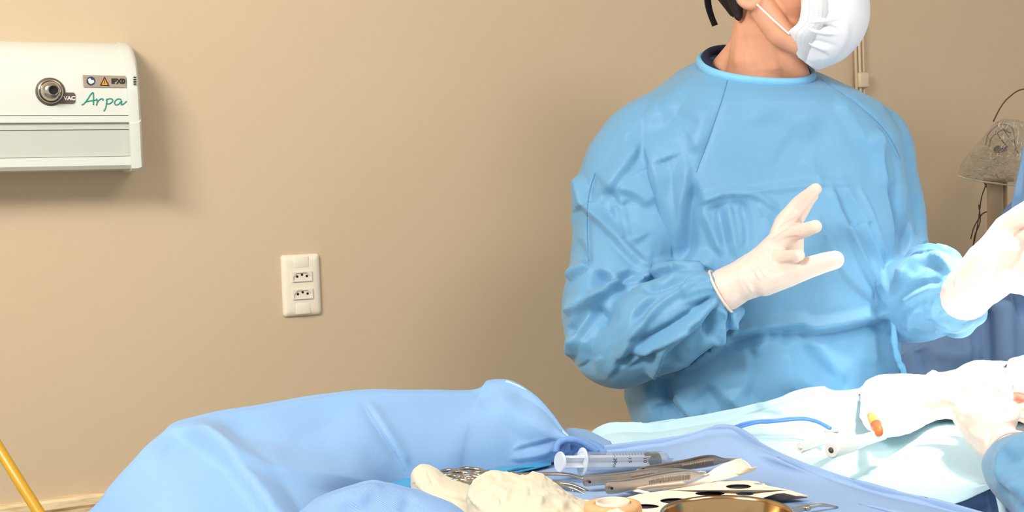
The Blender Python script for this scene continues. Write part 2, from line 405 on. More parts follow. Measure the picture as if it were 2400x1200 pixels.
# ---- bed-head gas panel
def to_panel():
    u_l = wuz(-420, 250, .1)[0]; u_s = wuz(300, 250, .10)[0]; u_r = wuz(328, 250, .10)[0]
    zt = W(150, 97, .02).z
    zs = lambda py: W(150, py, .10).z
    z272, z287, z304, z369, z398 = (zs(y) for y in (272, 287, 305, 369, 398))
    top = [(0, zt), (.02, zt - .001), (.045, zt - .008), (.066, zt - .020), (.082, zt - .036), (.092, zt - .055), (.098, zt - .078), (.10, zt - .1)]
    root = empty('bed_head_panel', WF(u_s - .3, 0, z398), 'white wall-mounted bed-head gas panel with rounded top, at the left edge of the photo', 'wall panel')
    def ext(name, prof, ua, ub, m):
        mb = MB(); prism(mb, [WF(ua, o, z) for o, z in prof], WU * (ub - ua)); return sharp(mesh_obj(name, mb.v, mb.f, m), 30)
    k = []
    k.append(ext('upper_cover', top + [(.10, z272 + .0015), (0, z272 + .0015)], u_l, u_s, M['white_plastic']))
    k.append(ext('back_tray', [(0, z272 + .004), (.094, z272 + .004), (.094, z398 + .004), (0, z398 + .004)], u_l, u_s - .001, M['groove']))
    k.append(ext('upper_rail', [(.05, z272), (.103, z272), (.103, z287), (.098, z287 - .0015), (.05, z287 - .0015)], u_l, u_s, M['white_plastic']))
    k.append(ext('recessed_strip', [(.05, z287 - .002), (.097, z287 - .002), (.097, z304 + .001), (.05, z304 + .001)], u_l, u_s, M['panel_grey']))
    k.append(ext('lower_cover', [(.05, z304 - .0005), (.100, z304 - .0005), (.097, z369 + .001), (.05, z369 + .001)], u_l, u_s, M['panel_grey']))
    k.append(ext('lower_rail', [(0, z369), (.103, z369), (.103, z398 + .006), (.097, z398), (0, z398)], u_l, u_s, M['white_plastic']))
    # end cap
    cp_ = [(o * 1.04, z + .002) for o, z in top] + [(.105, z287), (.108, z287 - .003), (.108, z398), (.10, z398 - .004), (0, z398 - .004)]
    mb = MB(); n = len(cp_)
    rings = [(u_s, 1.0, 0), (u_s + .010, 1.0, 0), (u_s + .017, .985, .002), (u_s + .021, .93, .006), (u_s + .023, .82, .012)]
    zm = (zt + z398) / 2
    vs = []
    for u, s, dz in rings:
        for o_, z in cp_: vs.append(WF(u, o_ * s, z + (-dz if z > zm else dz)))
    fs = [(i * n + j, i * n + (j + 1) % n, (i + 1) * n + (j + 1) % n, (i + 1) * n + j) for i in range(len(rings) - 1) for j in range(n)]
    fs += [tuple(range(n)), tuple((len(rings) - 1) * n + j for j in range(n))]
    mb.add(vs, fs); cap = sharp(mesh_obj('end_cap', mb.v, mb.f, M['white_plastic']), 40); k.append(cap)
    for i in range(4):
        a = W(316, 181 + i * 5.3, .104); mb = MB(); box(mb, a, (.0042, .004, .0014), Rw); k.append(mesh_obj('vent_slot', mb.v, mb.f, M['hole'], smooth=False))
    # gas outlet
    def disc(name, px, py, r, prof, m, off=.10):
        mb = lathe(MB(), prof, W(px, py, off), WN, 40); return mesh_obj(name, mb.v, mb.f, m)
    c = (118, 215)
    plate = disc('outlet_backplate', *c, 0, [(0, .002), (.0225, .002), (.0235, .0012), (.0235, 0), (0, 0)], M['label_dark'])
    k.append(plate)
    k.append(disc('outlet_ring', *c, 0, [(.0195, .0022), (.0205, .004), (.0198, .0055), (.0175, .005), (.017, .0022)], M['chrome']))
    val = disc('gas_valve', *c, 0, [(.017, .002), (.0165, .010), (.014, .018), (.010, .0215), (.006, .0225), (0, .0225)], M['chrome']); k.append(val)
    hol = mesh_obj('valve_hole', *(lambda q: (q.v, q.f))(lathe(MB(), [(0, .0215), (.0068, .0215), (.0075, .024), (.0068, .025), (.0058, .0238), (0, .0236)], W(122, 214, .10), WN, 24)), M['hole']); k.append(hol)
    def wplate(name, corners, off, th, m):
        mb = MB(); prism(mb, [W(x, y, off) for x, y in corners], WN * th); return mesh_obj(name, mb.v, mb.f, m, smooth=False)
    k.append(wplate('vac_tab', [(120, 241), (135, 212), (147, 215), (153, 217), (172, 217), (176, 221), (176, 239), (172, 243), (130, 243)], .1, .0017, M['label_dark']))
    k.append(wplate('symbol_label', [(194, 176), (294, 178), (295, 205), (196, 204)], .1, .0012, M['label_grey']))
    def circ(px, py, r, n=24): return [(px + r * math.cos(2 * math.pi * i / n), py + r * math.sin(2 * math.pi * i / n)) for i in range(n)]
    k.append(wplate('round_symbol', circ(213, 190, 10.5), .1012, .0003, M['ink_blue']))
    k.append(wplate('round_symbol_mark', [(206, 186), (211, 183), (214, 187), (220, 188), (221, 193), (213, 197), (208, 194)], .1016, .0002, M['ink_white']))
    k.append(wplate('warning_border', [(245, 179), (257, 202), (234, 201)], .1012, .0003, M['ink_black']))
    k.append(wplate('warning_triangle', [(245, 184), (252.5, 199), (238, 198.5)], .1016, .0002, M['ink_orange']))
    k.append(wplate('warning_mark', [(244.2, 188), (246.2, 188), (245.8, 197), (244.4, 197)], .1019, .0001, M['ink_black']))
    # lettering
    def text(name, s, px, py, size, off, m, sx=1, bold=.0):
        cu = bpy.data.curves.new(name, 'FONT'); cu.body = s; cu.size = size; cu.extrude = .0002; cu.align_x = 'CENTER'; cu.align_y = 'CENTER'; cu.offset = bold
        o = bpy.data.objects.new('tmp', cu); COL.objects.link(o)
        me = bpy.data.meshes.new_from_object(o.evaluated_get(bpy.context.evaluated_depsgraph_get())); bpy.data.objects.remove(o)
        o = link_mesh(name, me, m, smooth=False)
        Mx = Matrix((WU * sx, Vector((0, 0, 1)), WN)).transposed().to_4x4(); Mx.translation = W(px, py, off)
        me.transform(Mx); return o
    k.append(text('vac_lettering', 'VAC', 163, 230.5, .0088, .102, M['ink_white'], 1.05, .0004))
    k.append(text('code_lettering', 'IPX0', 277, 191, .0115, .1015, M['ink_black'], 1.0, .0006))
    # handwritten-style lettering as flat ribbons
    strokes = [
        [(191, 246), (197, 243), (205, 233), (212, 222), (218, 217), (219, 228), (219, 246)],
        [(198, 240), (208, 237), (222, 235), (228, 234)],
        [(226, 231), (228, 238), (226, 247), (229, 238), (236, 232), (241, 232), (241, 236)],
        [(250, 231), (250, 240), (247, 254), (243, 261)],
        [(248, 236), (254, 232), (262, 232), (264, 237), (257, 243), (249, 243)],
        [(284, 233), (276, 232), (269, 238), (270, 245), (277, 245), (285, 236), (284, 245), (289, 244), (297, 237)]]
    mb = MB()
    for s in strokes:
        pts = [W(x, y, .1004) for x, y in catmull(s, 5)]
        tube(mb, pts, [.0012] * len(pts), 6, flat=.35, flatdir=WN)
    k.append(mesh_obj('script_lettering', mb.v, mb.f, M['ink_green']))
    adopt(root, *k)
to_panel()

# ---- wall outlet
def to_outlet():
    ctr = W(705, 668, 0); uc = (ctr - W0).dot(WU); zc = ctr.z; w, h = .0375, .0588
    root = empty('wall_outlet', ctr, 'white double three-pin power outlet on the bare beige wall', 'power outlet')
    k = []
    def rr(w, h, r, n=6):
        out = []
        for sx, sz, a0 in ((1, 1, 0), (-1, 1, 90), (-1, -1, 180), (1, -1, 270)):
            for i in range(n + 1):
                a = math.radians(a0 + 90 * i / n); out.append((sx * (w - r) + r * math.cos(a), sz * (h - r) + r * math.sin(a)))
        return out
    mb = MB(); rings = [(w, h, .006, 0), (w, h, .006, .003), (w - .0012, h - .0012, .006, .0055), (w - .004, h - .004, .005, .0085), (w - .010, h - .010, .004, .0100), (w - .017, h - .016, .003, .0105)]
    n = len(rr(1, 1, .1)); vs = []
    for a, b, r, o_ in rings: vs += [WF(uc + x, o_, zc + z) for x, z in rr(a, b, r)]
    fs = [(i * n + j, i * n + (j + 1) % n, (i + 1) * n + (j + 1) % n, (i + 1) * n + j) for i in range(len(rings) - 1) for j in range(n)] + [tuple((len(rings) - 1) * n + j for j in range(n))]
    mb.add(vs, fs); k.append(sharp(mesh_obj('face_plate', mb.v, mb.f, M['outlet']), 60))
    for s in (1, -1):   # screw covers
        mb = MB(); zz = zc + s * .0445
        box(mb, WF(uc, .0092, zz), (.0285, .0035, .021), Rw); o = mesh_obj('screw_cover', mb.v, mb.f, M['outlet']); bevel_obj(o, .0008); k.append(o)
        mo = MB(); zz = zc + s * .0168 + .001; hx = [(-.0175, -.001), (-.011, .0062), (.009, .0062), (.0175, -.001), (.0175, -.0085), (-.0175, -.0085)]
        # module frame around a recessed hexagonal socket
        fr = [(-.019, .0085), (.019, .0085), (.019, -.0105), (-.019, -.0105)]
        loops = [[Vector((x, z, 0)) for x, z in fr], [Vector((x, z, 0)) for x, z in hx][::-1]]
        tri = tessellate_polygon(loops); pts = fr + hx[::-1]
        mb = MB(); mb.add([WF(uc + x, .0134, zz + z) for x, z in pts], tri)
        nn = len(pts)
        hv = hx; mb.add([WF(uc + x, .0134, zz + z) for x, z in hv] + [WF(uc + x * .93, .0108, zz + z * .93) for x, z in hv] + [WF(uc, .0108, zz)],
               [(i, (i + 1) % 6, 6 + (i + 1) % 6, 6 + i) for i in range(6)] + [(6 + i, 6 + (i + 1) % 6, 12) for i in range(6)])
        mb.add([WF(uc + x, .0134, zz + z) for x, z in fr] + [WF(uc + x, .009, zz + z) for x, z in fr], [(i, (i + 1) % 4, 4 + (i + 1) % 4, 4 + i) for i in range(4)])
        so_ = mesh_obj('socket', mb.v, mb.f, M['outlet_in'], smooth=False); k.append(so_)
        for dx, dz in ((-.0095, -.0005), (0, .0025), (.0095, -.0005)):
            mb = lathe(MB(), [(0, .0113), (.0022, .0113), (.0024, .0110), (.0024, .0106), (0, .0106)], WF(uc + dx, 0, zz + dz), WN, 16)
            k.append(mesh_obj('pin_hole', mb.v, mb.f, M['hole']))
    adopt(root, *k)
to_outlet()

# ---------------------------------------------------------------- cloth grids
def sheet(name, cols, m, nu=10, nv=6, strokes=(), thick=.0008, seed=0, amp=.0, scale=12, parent=None, ridged=True):
    """cols: list of columns, each a list of 3D points; interpolated both ways into a fine cloth grid"""
    R = [catmull([list(p) for p in c], nv) for c in cols]           # along each column
    nr = len(R[0]); rows = []
    for j in range(nr): rows.append(catmull([R[i][j] for i in range(len(R))], nu))
    nc = len(rows[0]); vs = [tuple(rows[j][i]) for j in range(nr) for i in range(nc)]
    fs = [(j * nc + i, j * nc + i + 1, (j + 1) * nc + i + 1, (j + 1) * nc + i) for j in range(nr - 1) for i in range(nc - 1)]
    me = bpy.data.meshes.new(name); me.from_pydata(vs, [], fs); me.update()
    n = get_n(me); v = get_v(me)
    if ((NPC - v) * n).sum(1).mean() < 0: me.flip_normals(); me.update()
    if amp: crumple(me, amp, scale, seed, ridged)
    if strokes: relief(me, strokes, vis=True)
    o = link_mesh(name, me, m, parent)
    md = o.modifiers.new('t', 'SOLIDIFY'); md.thickness = thick; md.offset = -1
    return o
def drop(p, z, back=0.0): return Vector((p.x, p.y + back, z))

# ---------------------------------------------------------------- large foreground drape (left)
crest = [(60, 1345, 1.22), (135, 1272, 1.25), (215, 1196, 1.27), (290, 1112, 1.30), (368, 1027, 1.33), (432, 989, 1.36), (600, 957, 1.40), (830, 921, 1.45), (980, 919, 1.47), (1108, 917, 1.49), (1140, 896, 1.50), (1188, 895, 1.50), (1225, 914, 1.495), (1262, 944, 1.48), (1296, 988, 1.47), (1332, 1030, 1.455)]
base = [(150, 1600, 1.10), (230, 1570, 1.10), (330, 1540, 1.10), (420, 1500, 1.11), (480, 1440, 1.12), (560, 1370, 1.14), (720, 1235, 1.22), (840, 1165, 1.33), (925, 1136, 1.385), (1050, 1117, 1.41), (1090, 1110, 1.42), (1150, 1103, 1.43), (1200, 1096, 1.44), (1245, 1090, 1.448), (1290, 1083, 1.455), (1338, 1066, 1.46)]
cols = []
for (a, b, c), (d, e, f) in zip(crest, base):
    T = P(a, b, c); B = P(d, e, f)
    bk = [Vector((T.x, T.y + .16, T.z - .55)), Vector((T.x, T.y + .05, T.z - .06)), T]
    fr = []
    for t in (.18, .45, .75):
        q = T.lerp(B, t); q = q + Vector((0, -.018, .012)) * math.sin(math.pi * t) * 1.0; fr.append(q)
    cols.append(bk + fr + [B])
st = [
    ([(385, 1000), (460, 1030), (520, 1065), (562, 1110), (605, 1165), (660, 1250), (720, 1350)], 24, .017, .3),
    ([(430, 1012), (520, 1062), (640, 1100), (780, 1120), (905, 1138)], 30, .009, .2),
    ([(845, 936), (880, 990), (920, 1050), (950, 1095)], 7, -.0022, .2),
    ([(856, 936), (893, 990), (932, 1050), (960, 1098)], 8, .003, .2),
    ([(480, 1000), (640, 1015), (760, 985), (835, 940)], 50, -.010, .3),
    ([(1110, 922), (1140, 930), (1180, 925)], 12, -.002, .3),
    ([(1150, 900), (1200, 960), (1270, 1010), (1320, 1035)], 40, .006, .3),
    ([(1200, 1060), (1260, 1045), (1310, 1030)], 12, -.004, .3),
    ([(1190, 1075), (1250, 1068), (1310, 1050)], 14, .004, .3),
    ([(230, 1190), (320, 1110), (400, 1040)], 40, .006, .3),
    ([(640, 1040), (800, 1060), (900, 1090)], 60, -.004, .3)]
lcloth = sheet('surgical_drape', cols, M['drape'], nu=20, nv=20, strokes=st, amp=.003, scale=9, seed=3, ridged=False)
tag(lcloth, 'large blue surgical drape raised in a long mound at the left of the instruments', 'drape')
lcloth.name = 'surgical_drape'
bl = BVHTree.FromPolygons([Vector(p) for p in get_v(lcloth.data)], [tuple(p.vertices) for p in lcloth.data.polygons])
for pts in ([(848, 938), (882, 990), (918, 1048), (950, 1104)],):
    q = []
    for x, y in catmull(pts, 12):
        d = ray(x, y).normalized(); h_ = bl.ray_cast(CAM, d)
        if h_[0] is not None: q.append(h_[0] + d * .0002)
    t = tube(MB(), q, [.0003 + .0009 * math.sin(math.pi * (i + .5) / len(q)) for i in range(len(q))], 6); mesh_obj('pressed_crease', t.v, t.f, M['drape'], lcloth)
# pale folded hem along its right end
hem = [(1186, 893, 1.495), (1215, 905, 1.49), (1245, 925, 1.485), (1268, 946, 1.478), (1285, 970, 1.47), (1302, 996, 1.462), (1320, 1015, 1.455), (1338, 1030, 1.45)]
mb = MB(); vs = []
for i, (a, b, c) in enumerate(hem):
    w_ = 5 + 4 * math.sin(i / 7 * math.pi) + i * .6
    vs += [P(a - w_ * .7, b + w_ * .6, c - .004), P(a + w_ * .3, b - 2, c - .006), P(a + w_ * .3, b - 2, c + .006)]
mb.add(vs, [(i * 3 + j, i * 3 + j + 1, i * 3 + j + 4, i * 3 + j + 3) for i in range(len(hem) - 1) for j in (0, 1)])
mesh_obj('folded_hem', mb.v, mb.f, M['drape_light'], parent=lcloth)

# knotted blue folds behind the plunger
mb = MB()
tube(mb, [P(x, y, 1.435 + .0004 * i) for i, (x, y) in enumerate(catmull([(1303, 1060), (1308, 1040), (1330, 1030), (1365, 1036), (1400, 1058)], 5))], [.0036 + .0006 * math.sin(i * .15) for i in range(21)], 10)
tube(mb, [P(x, y, 1.445) for x, y in catmull([(1312, 1062), (1326, 1038), (1352, 1034), (1380, 1046), (1420, 1062)], 5)], .0034, 10)
tube(mb, [P(x, y, 1.46) for x, y in catmull([(1325, 1072), (1340, 1048), (1372, 1042), (1410, 1060)], 5)], .008, 10)
me = remesh(mb, .0013, 3); crumple(me, .001, 60, 2)
k = tag(link_mesh('knotted_drape', me, M['drape_dark']), 'small twisted knot of darker blue drape behind the syringe plunger', 'drape')
cols = [[P(1310, 1120, 1.55), P(1312, 1020, 1.56), P(1316, 1100, 1.50)], [P(1335, 1120, 1.56), P(1332, 1003, 1.57), P(1340, 1090, 1.50)],
        [P(1365, 1120, 1.57), P(1362, 1006, 1.58), P(1372, 1090, 1.50)], [P(1400, 1120, 1.58), P(1398, 1018, 1.59), P(1410, 1090, 1.51)], [P(1440, 1120, 1.58), P(1430, 1034, 1.59), P(1450, 1090, 1.52)]]
k = sheet('surgical_drape', cols, M['drape'], nu=8, nv=12, strokes=[([(1345, 1010), (1352, 1040), (1362, 1070)], 8, -.008), ([(1335, 1008), (1345, 1040), (1350, 1070)], 8, .006), ([(1375, 1012), (1395, 1050)], 8, .005)], amp=.003, scale=30, seed=9)
tag(k, 'small bunch of blue drape between the long mound and the pale table cover', 'drape')

# ---------------------------------------------------------------- operating table cover (pale)
far = [(1376, 1052, 1.095), (1395, 1030, 1.11), (1432, 1015, 1.12), (1485, 1013, 1.12), (1545, 1009, 1.12), (1700, 988, 1.12), (1790, 965, 1.12), (1870, 941, 1.12), (1930, 928, 1.12), (2030, 920, 1.12), (2200, 903, 1.12), (2450, 880, 1.12)]
near = [(1386, 1085, 1.08), (1420, 1095, 1.09), (1460, 1105, 1.095), (1530, 1110, 1.095), (1620, 1110, 1.09), (1760, 1135, 1.085), (1850, 1155, 1.08), (1950, 1165, 1.08), (2050, 1175, 1.085), (2187, 1192, 1.09), (2352, 1140, 1.11), (2560, 1110, 1.11)]
cols = []
for (a, b, z), (d, e, z2) in zip(far, near):
    A = PZ(a, b, z); B = PZ(d, e, z2)
    cols.append([A + Vector((0, .05, -.45)), A + Vector((0, .02, -.03)), A, A.lerp(B, .3) + Vector((0, 0, .004)), A.lerp(B, .65) + Vector((0, 0, .004)), B])
st = [([(1745, 998), (1800, 1030), (1885, 1098)], 5, .003, .1), ([(1885, 1112), (1960, 1086), (2030, 1060), (2110, 1050)], 14, .008, .2),
      ([(1920, 1118), (2010, 1085), (2080, 1068), (2180, 1060)], 16, -.004, .2), ([(2088, 1062), (2115, 1100), (2160, 1140)], 6, .003, .1),
      ([(1700, 992), (1850, 955), (2000, 930)], 22, .006, .3), ([(1440, 1020), (1500, 1030), (1560, 1020)], 26, .004, .3),
      ([(2290, 1085), (2310, 1105), (2340, 1130)], 16, -.005, .2), ([(2190, 1190), (2270, 1163), (2350, 1140)], 8, .003, .1)]
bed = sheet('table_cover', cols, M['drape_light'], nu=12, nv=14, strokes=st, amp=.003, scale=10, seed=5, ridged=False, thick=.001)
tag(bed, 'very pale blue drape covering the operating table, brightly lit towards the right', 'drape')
# the table under it
root = empty('operating_table', (0.75, 1.9, 0), 'operating table hidden beneath the pale drape', 'table')
mb = MB(); box(mb, (.62, 1.70, 1.03), (.8, .24, .07), Matrix.Rotation(math.radians(25), 3, 'Z')); t1 = mesh_obj('table_top', mb.v, mb.f, M['black']); bevel_obj(t1, .015)
mb = MB(); box(mb, (.62, 1.68, .55), (.2, .16, .9)); t2 = mesh_obj('table_column', mb.v, mb.f, M['steel']); bevel_obj(t2, .02)
mb = MB(); box(mb, (.62, 1.66, .06), (.6, .3, .12)); t3 = mesh_obj('table_base', mb.v, mb.f, M['steel']); bevel_obj(t3, .03)
adopt(root, t1, t2, t3)

# white towels on the table
top = [(2022, 918, 1.90, 1.118), (2034, 894, 1.88, 0), (2075, 880, 1.86, 0), (2130, 881, 1.85, 0), (2178, 880, 1.84, 0), (2188, 870, 1.84, 0), (2202, 877, 1.84, 0), (2240, 869, 1.84, 0), (2290, 849, 1.84, 0), (2345, 851, 1.84, 0), (2450, 856, 1.84, 0)]
fr_ = [(2020, 935), (2020, 985), (2045, 1015), (2090, 1025), (2150, 1005), (2180, 990), (2205, 985), (2240, 985), (2290, 990), (2345, 990), (2460, 990)]
cols = []
for (a, b, D, zz), (d, e) in zip(top, fr_):
    T = P(a, b, D); B = PZ(d, e, 1.127)
    cols.append([drop(T, 1.10, .09), T + Vector((0, .03, -.012)), T, T.lerp(B, .3) + Vector((0, -.01, .008)), T.lerp(B, .7) + Vector((0, 0, .006)), B])
st = [([(2095, 1018), (2130, 1000), (2160, 985), (2200, 955)], 7, -.006, .2), ([(2110, 1008), (2150, 985), (2190, 950)], 10, .005, .2), ([(2050, 900), (2140, 905), (2230, 900)], 18, .004),
      ([(2185, 872), (2200, 900), (2210, 930)], 10, .004), ([(2290, 860), (2270, 900), (2260, 930)], 12, -.004), ([(2040, 940), (2120, 950), (2200, 925)], 16, -.004)]
tw = sheet('surgical_towel', cols, M['towel'], nu=8, nv=12, strokes=st, amp=.006, scale=22, seed=11)
tag(tw, 'crumpled white towel heaped over the operating field at the right', 'towel')
cols = []
for (a, b) in ((2358, 852), (2364, 841), (2385, 835), (2420, 832), (2470, 834)):
    T = P(a, b, 1.80); cols.append([T + Vector((0, .06, -.05)), T, P(a + 2, b + 28, 1.77), P(a + 2, b + 60, 1.76)])
k = sheet('surgical_towel', cols, M['towel'], nu=6, nv=8, amp=.004, scale=30, seed=4)
tag(k, 'small folded white towel on top of the heap, at the right edge of the photo', 'towel')

# person under the drapes: an arm and hand with pinkish skin, at the right edge
mb = MB(); capsule(mb, [P(2660, 960, 1.75), P(2520, 950, 1.72), P(2440, 945, 1.69), P(2405, 948, 1.67)], [.062, .05, .036, .026])
pcaps(mb, [(2410, 940, 1.66, 30), (2385, 935, 1.64, 22), (2376, 930, 1.63, 14)]); pcaps(mb, [(2400, 915, 1.66, 14), (2385, 908, 1.65, 9), (2376, 903, 1.64, 7)])
pcaps(mb, [(2405, 962, 1.63, 15), (2392, 958, 1.61, 13), (2376, 955, 1.60, 9)])
pcaps(mb, [(2405, 925, 1.64, 15), (2386, 920, 1.62, 10), (2372, 918, 1.61, 8)]); pcaps(mb, [(2415, 985, 1.62, 15), (2396, 982, 1.60, 10), (2382, 976, 1.59, 8)])
capsule(mb, [P(2660, 960, 1.75), Vector((1.15, 2.02, 1.14)), Vector((1.35, 2.1, 1.14))], [.062, .08, .11])
capsule(mb, [Vector((1.35, 2.1, 1.15)), Vector((1.75, 2.2, 1.15))], [.12, .13]); sphere(mb, (2.03, 2.27, 1.2), (.11, .09, .1))
me = remesh(mb, .0035, 4)
pt = tag(link_mesh('person', me, M['pinkish']), 'person lying under the white drapes, only pinkish bare fingers showing at the right edge', 'person')

mb = MB(); capsule(mb, [P(2600, 958, 1.735), Vector((1.15, 2.02, 1.13)), Vector((1.35, 2.1, 1.12)), Vector((1.75, 2.2, 1.12))], [.085, .105, .14, .16]); capsule(mb, [(1.15, 2.02, 1.08), (1.75, 2.2, 1.08)], [.16, .2])
me = remesh(mb, .006, 8); crumple(me, .012, 9, 3, True, 2); link_mesh('body_sheet', me, M['drape_light'], pt)
root = empty('drape_screen_frame', (P(2600, 225, 2.56).x, P(2600, 225, 2.56).y, 0), 'metal screen frame that holds the hanging blue drapes, just outside the right edge', 'frame')
q1 = P(2600, 225, 2.56); mb = MB(); tube(mb, [(q1.x, q1.y, .02), q1], .012, 14); k1 = mesh_obj('upright', mb.v, mb.f, M['steel']); mb = MB(); tube(mb, [P(2425, 312, 2.53), q1], .008, 12); k2 = mesh_obj('crossbar', mb.v, mb.f, M['steel'])
mb = MB(); box(mb, (q1.x, q1.y, .02), (.4, .1, .04)); k3 = mesh_obj('foot', mb.v, mb.f, M['steel']); bevel_obj(k3, .01); adopt(root, k1, k2, k3)

# lower blue drape below the corner of the pale cover
cols = [[PZ(2120, 1200, 1.06), P(2120, 1330, 1.33)], [PZ(2186, 1192, 1.085), P(2190, 1330, 1.31)], [PZ(2270, 1165, 1.095), P(2270, 1330, 1.33)], [PZ(2352, 1140, 1.105), P(2352, 1330, 1.40)], [PZ(2480, 1120, 1.105), P(2480, 1330, 1.45)]]
st = [([(2335, 1150), (2300, 1185), (2240, 1215)], 10, -.01, .1), ([(2300, 1150), (2250, 1180), (2200, 1200)], 14, .008, .1), ([(2320, 1145), (2316, 1200)], 10, .006, .1), ([(2338, 1160), (2338, 1210)], 10, -.01, .1)]
k = sheet('surgical_drape', cols, M['drape_dark'], nu=10, nv=10, strokes=st, amp=.002, scale=16)
tag(k, 'deeper blue drape hanging below the corner of the pale table cover, bottom right', 'drape')
mb = MB(); sphere(mb, P(2158, 1196, 1.31), (.017, .014, .014), 20, 12)
tube(mb, [P(2140, 1200, 1.30), P(2160, 1186, 1.31), P(2184, 1205, 1.31)], [.006, .008, .005], 10)
k = tag(link_mesh('drape_fold', remesh(mb, .002, 4), M['drape_dark']), 'small rounded fold of blue cloth peeking over the tray drape edge, bottom right', 'drape')

# ---------------------------------------------------------------- tray drape
ZT = 1.13
rear = [(820, 1215, 1.128), (905, 1137, ZT), (1000, 1122, ZT), (1180, 1100, ZT), (1290, 1083, ZT), (1340, 1072, ZT), (1400, 1066, 1.132), (1480, 1056, 1.135), (1560, 1046, 1.14), (1625, 1033, 1.148), (1665, 1021, 1.155), (1700, 1018, 1.158), (1735, 1026, 1.155), (1790, 1060, 1.146), (1850, 1090, 1.14), (1925, 1118, 1.135), (2000, 1142, 1.13), (2100, 1170, 1.126), (2200, 1193, 1.122), (2330, 1230, 1.118)]
cols = []
for i, (a, b, z) in enumerate(rear):
    A = PZ(a, b, z); fx = 700 + (a - 820) * 1.05
    m1 = PZ(a + (fx - a) * .22, max(b + 28, 1110), ZT) if a > 1330 else PZ(a, b + 12, ZT)
    m2 = PZ(a + (fx - a) * .5, 1200, ZT); f_ = PZ(fx, 1420, ZT)
    cols.append([A + Vector((0, .05, -.30)), A + Vector((0, .012, -.02)), A, m1, m2, f_, f_ + Vector((0, -.02, -.03)), f_ + Vector((0, -.03, -.5))])
for c in cols:
    if c[3].y >= c[2].y - .01: c[3] = c[2] + Vector((0, -.012, 0))
    if c[4].y >= c[3].y - .01: c[4] = c[3] + Vector((0, -.02, 0))
st = [([(1700, 1022), (1760, 1060), (1850, 1090), (1960, 1128)], 7, .002, .1), ([(1745, 1072), (1850, 1080), (1890, 1100)], 8, .0015, .2), ([(1590, 1048), (1610, 1058), (1640, 1080)], 10, -.0018, .2), ([(2030, 1150), (1960, 1165), (1900, 1180)], 18, .0015, .2)]
tray = sheet('tray_drape', cols, M['drape_tray'], nu=8, nv=10, strokes=st, amp=.0012, scale=14, seed=7, ridged=False)
tag(tray, 'greyish blue drape flat over the instrument tray, a red spot on its raised fold', 'drape')
mb = lathe(MB(), [(0, .0006), (.0012, .0004), (.0014, 0)], P(1677, 1045, 1.47), (0, -.5, .8), 10); sp_ = mesh_obj('blood_spot', mb.v, mb.f, mat('dried_blood', (150, 40, 50), .6), tray)
root = empty('instrument_stand', (0.1, 1.25, 0), 'instrument stand hidden beneath the tray drape', 'stand')
mb = MB(); box(mb, (.04, 1.24, 1.095), (.50, .24, .014)); a1 = mesh_obj('tray_plate', mb.v, mb.f, M['steel']); bevel_obj(a1, .004)
mb = MB(); tube(mb, [(.08, 1.27, .08), (.08, 1.27, 1.09)], .02, 16); a2 = mesh_obj('stand_pole', mb.v, mb.f, M['steel'])
mb = MB(); box(mb, (.08, 1.27, .05), (.6, .4, .05)); a3 = mesh_obj('stand_base', mb.v, mb.f, M['steel']); bevel_obj(a3, .01)
adopt(root, a1, a2, a3)

# near ribbed fold of drape, bottom
tops = [(640, 1260, 1.14), (705, 1196, 1.155), (770, 1160, 1.17), (870, 1136, 1.18), (965, 1148, 1.18), (1030, 1172, 1.17), (1085, 1205, 1.16), (1130, 1260, 1.15)]
cols = []
for i, (a, b, D) in enumerate(tops):
    T = P(a, b, D); cols.append([T + Vector((0, .05, -.07)), T + Vector((0, .012, -.008)), T, P(a - 10, b + 45, D - .03), P(a - 20, 1330, D - .06), P(a - 20, 1700, D - .07)])
st = [([(800, 1165), (840, 1180), (870, 1150), (900, 1160)], 14, .004), ([(812, 1170), (850, 1225)], 12, -.005), ([(960, 1160), (940, 1210)], 16, -.004), ([(720, 1200), (800, 1160), (880, 1142), (970, 1150)], 10, .003)]
k = sheet('ribbed_drape', cols, M['drape_rib'], nu=10, nv=10, strokes=st, amp=.0025, scale=20, seed=8, ridged=False)
tag(k, 'near fold of blue drape with fine ribbed weave, in front of the gauze', 'drape')

# teal plastic strips
def ribbon(name, poly, z0, th, m, zf=None, parent=None):
    mb = MB(); prism(mb, [PZ(x, y, z0 if zf is None else zf(x, y)) for x, y in poly], (0, 0, th)); return mesh_obj(name, mb.v, mb.f, m, parent, smooth=False)
k = ribbon('plastic_sheet', [(903, 1137), (968, 1119), (1100, 1108), (1292, 1082), (1292, 1090), (1200, 1112), (1100, 1122), (975, 1150), (948, 1148)], 1.1335, .0012, M['plastic_teal'])
tag(k, 'thin teal plastic sheet edge running along the foot of the long blue mound', 'plastic sheet')
mb = tube(MB(), [P(x, y, D) for x, y, D in ((1190, 1104, 1.395), (1215, 1100, 1.40), (1254, 1095, 1.405))], [.0012, .0016, .0002], 8)
k = tag(mesh_obj('plastic_sliver', mb.v, mb.f, mat('dark_teal', (24, 90, 128), .4)), 'dark teal slender pointed sliver lying on the teal plastic', 'plastic piece')

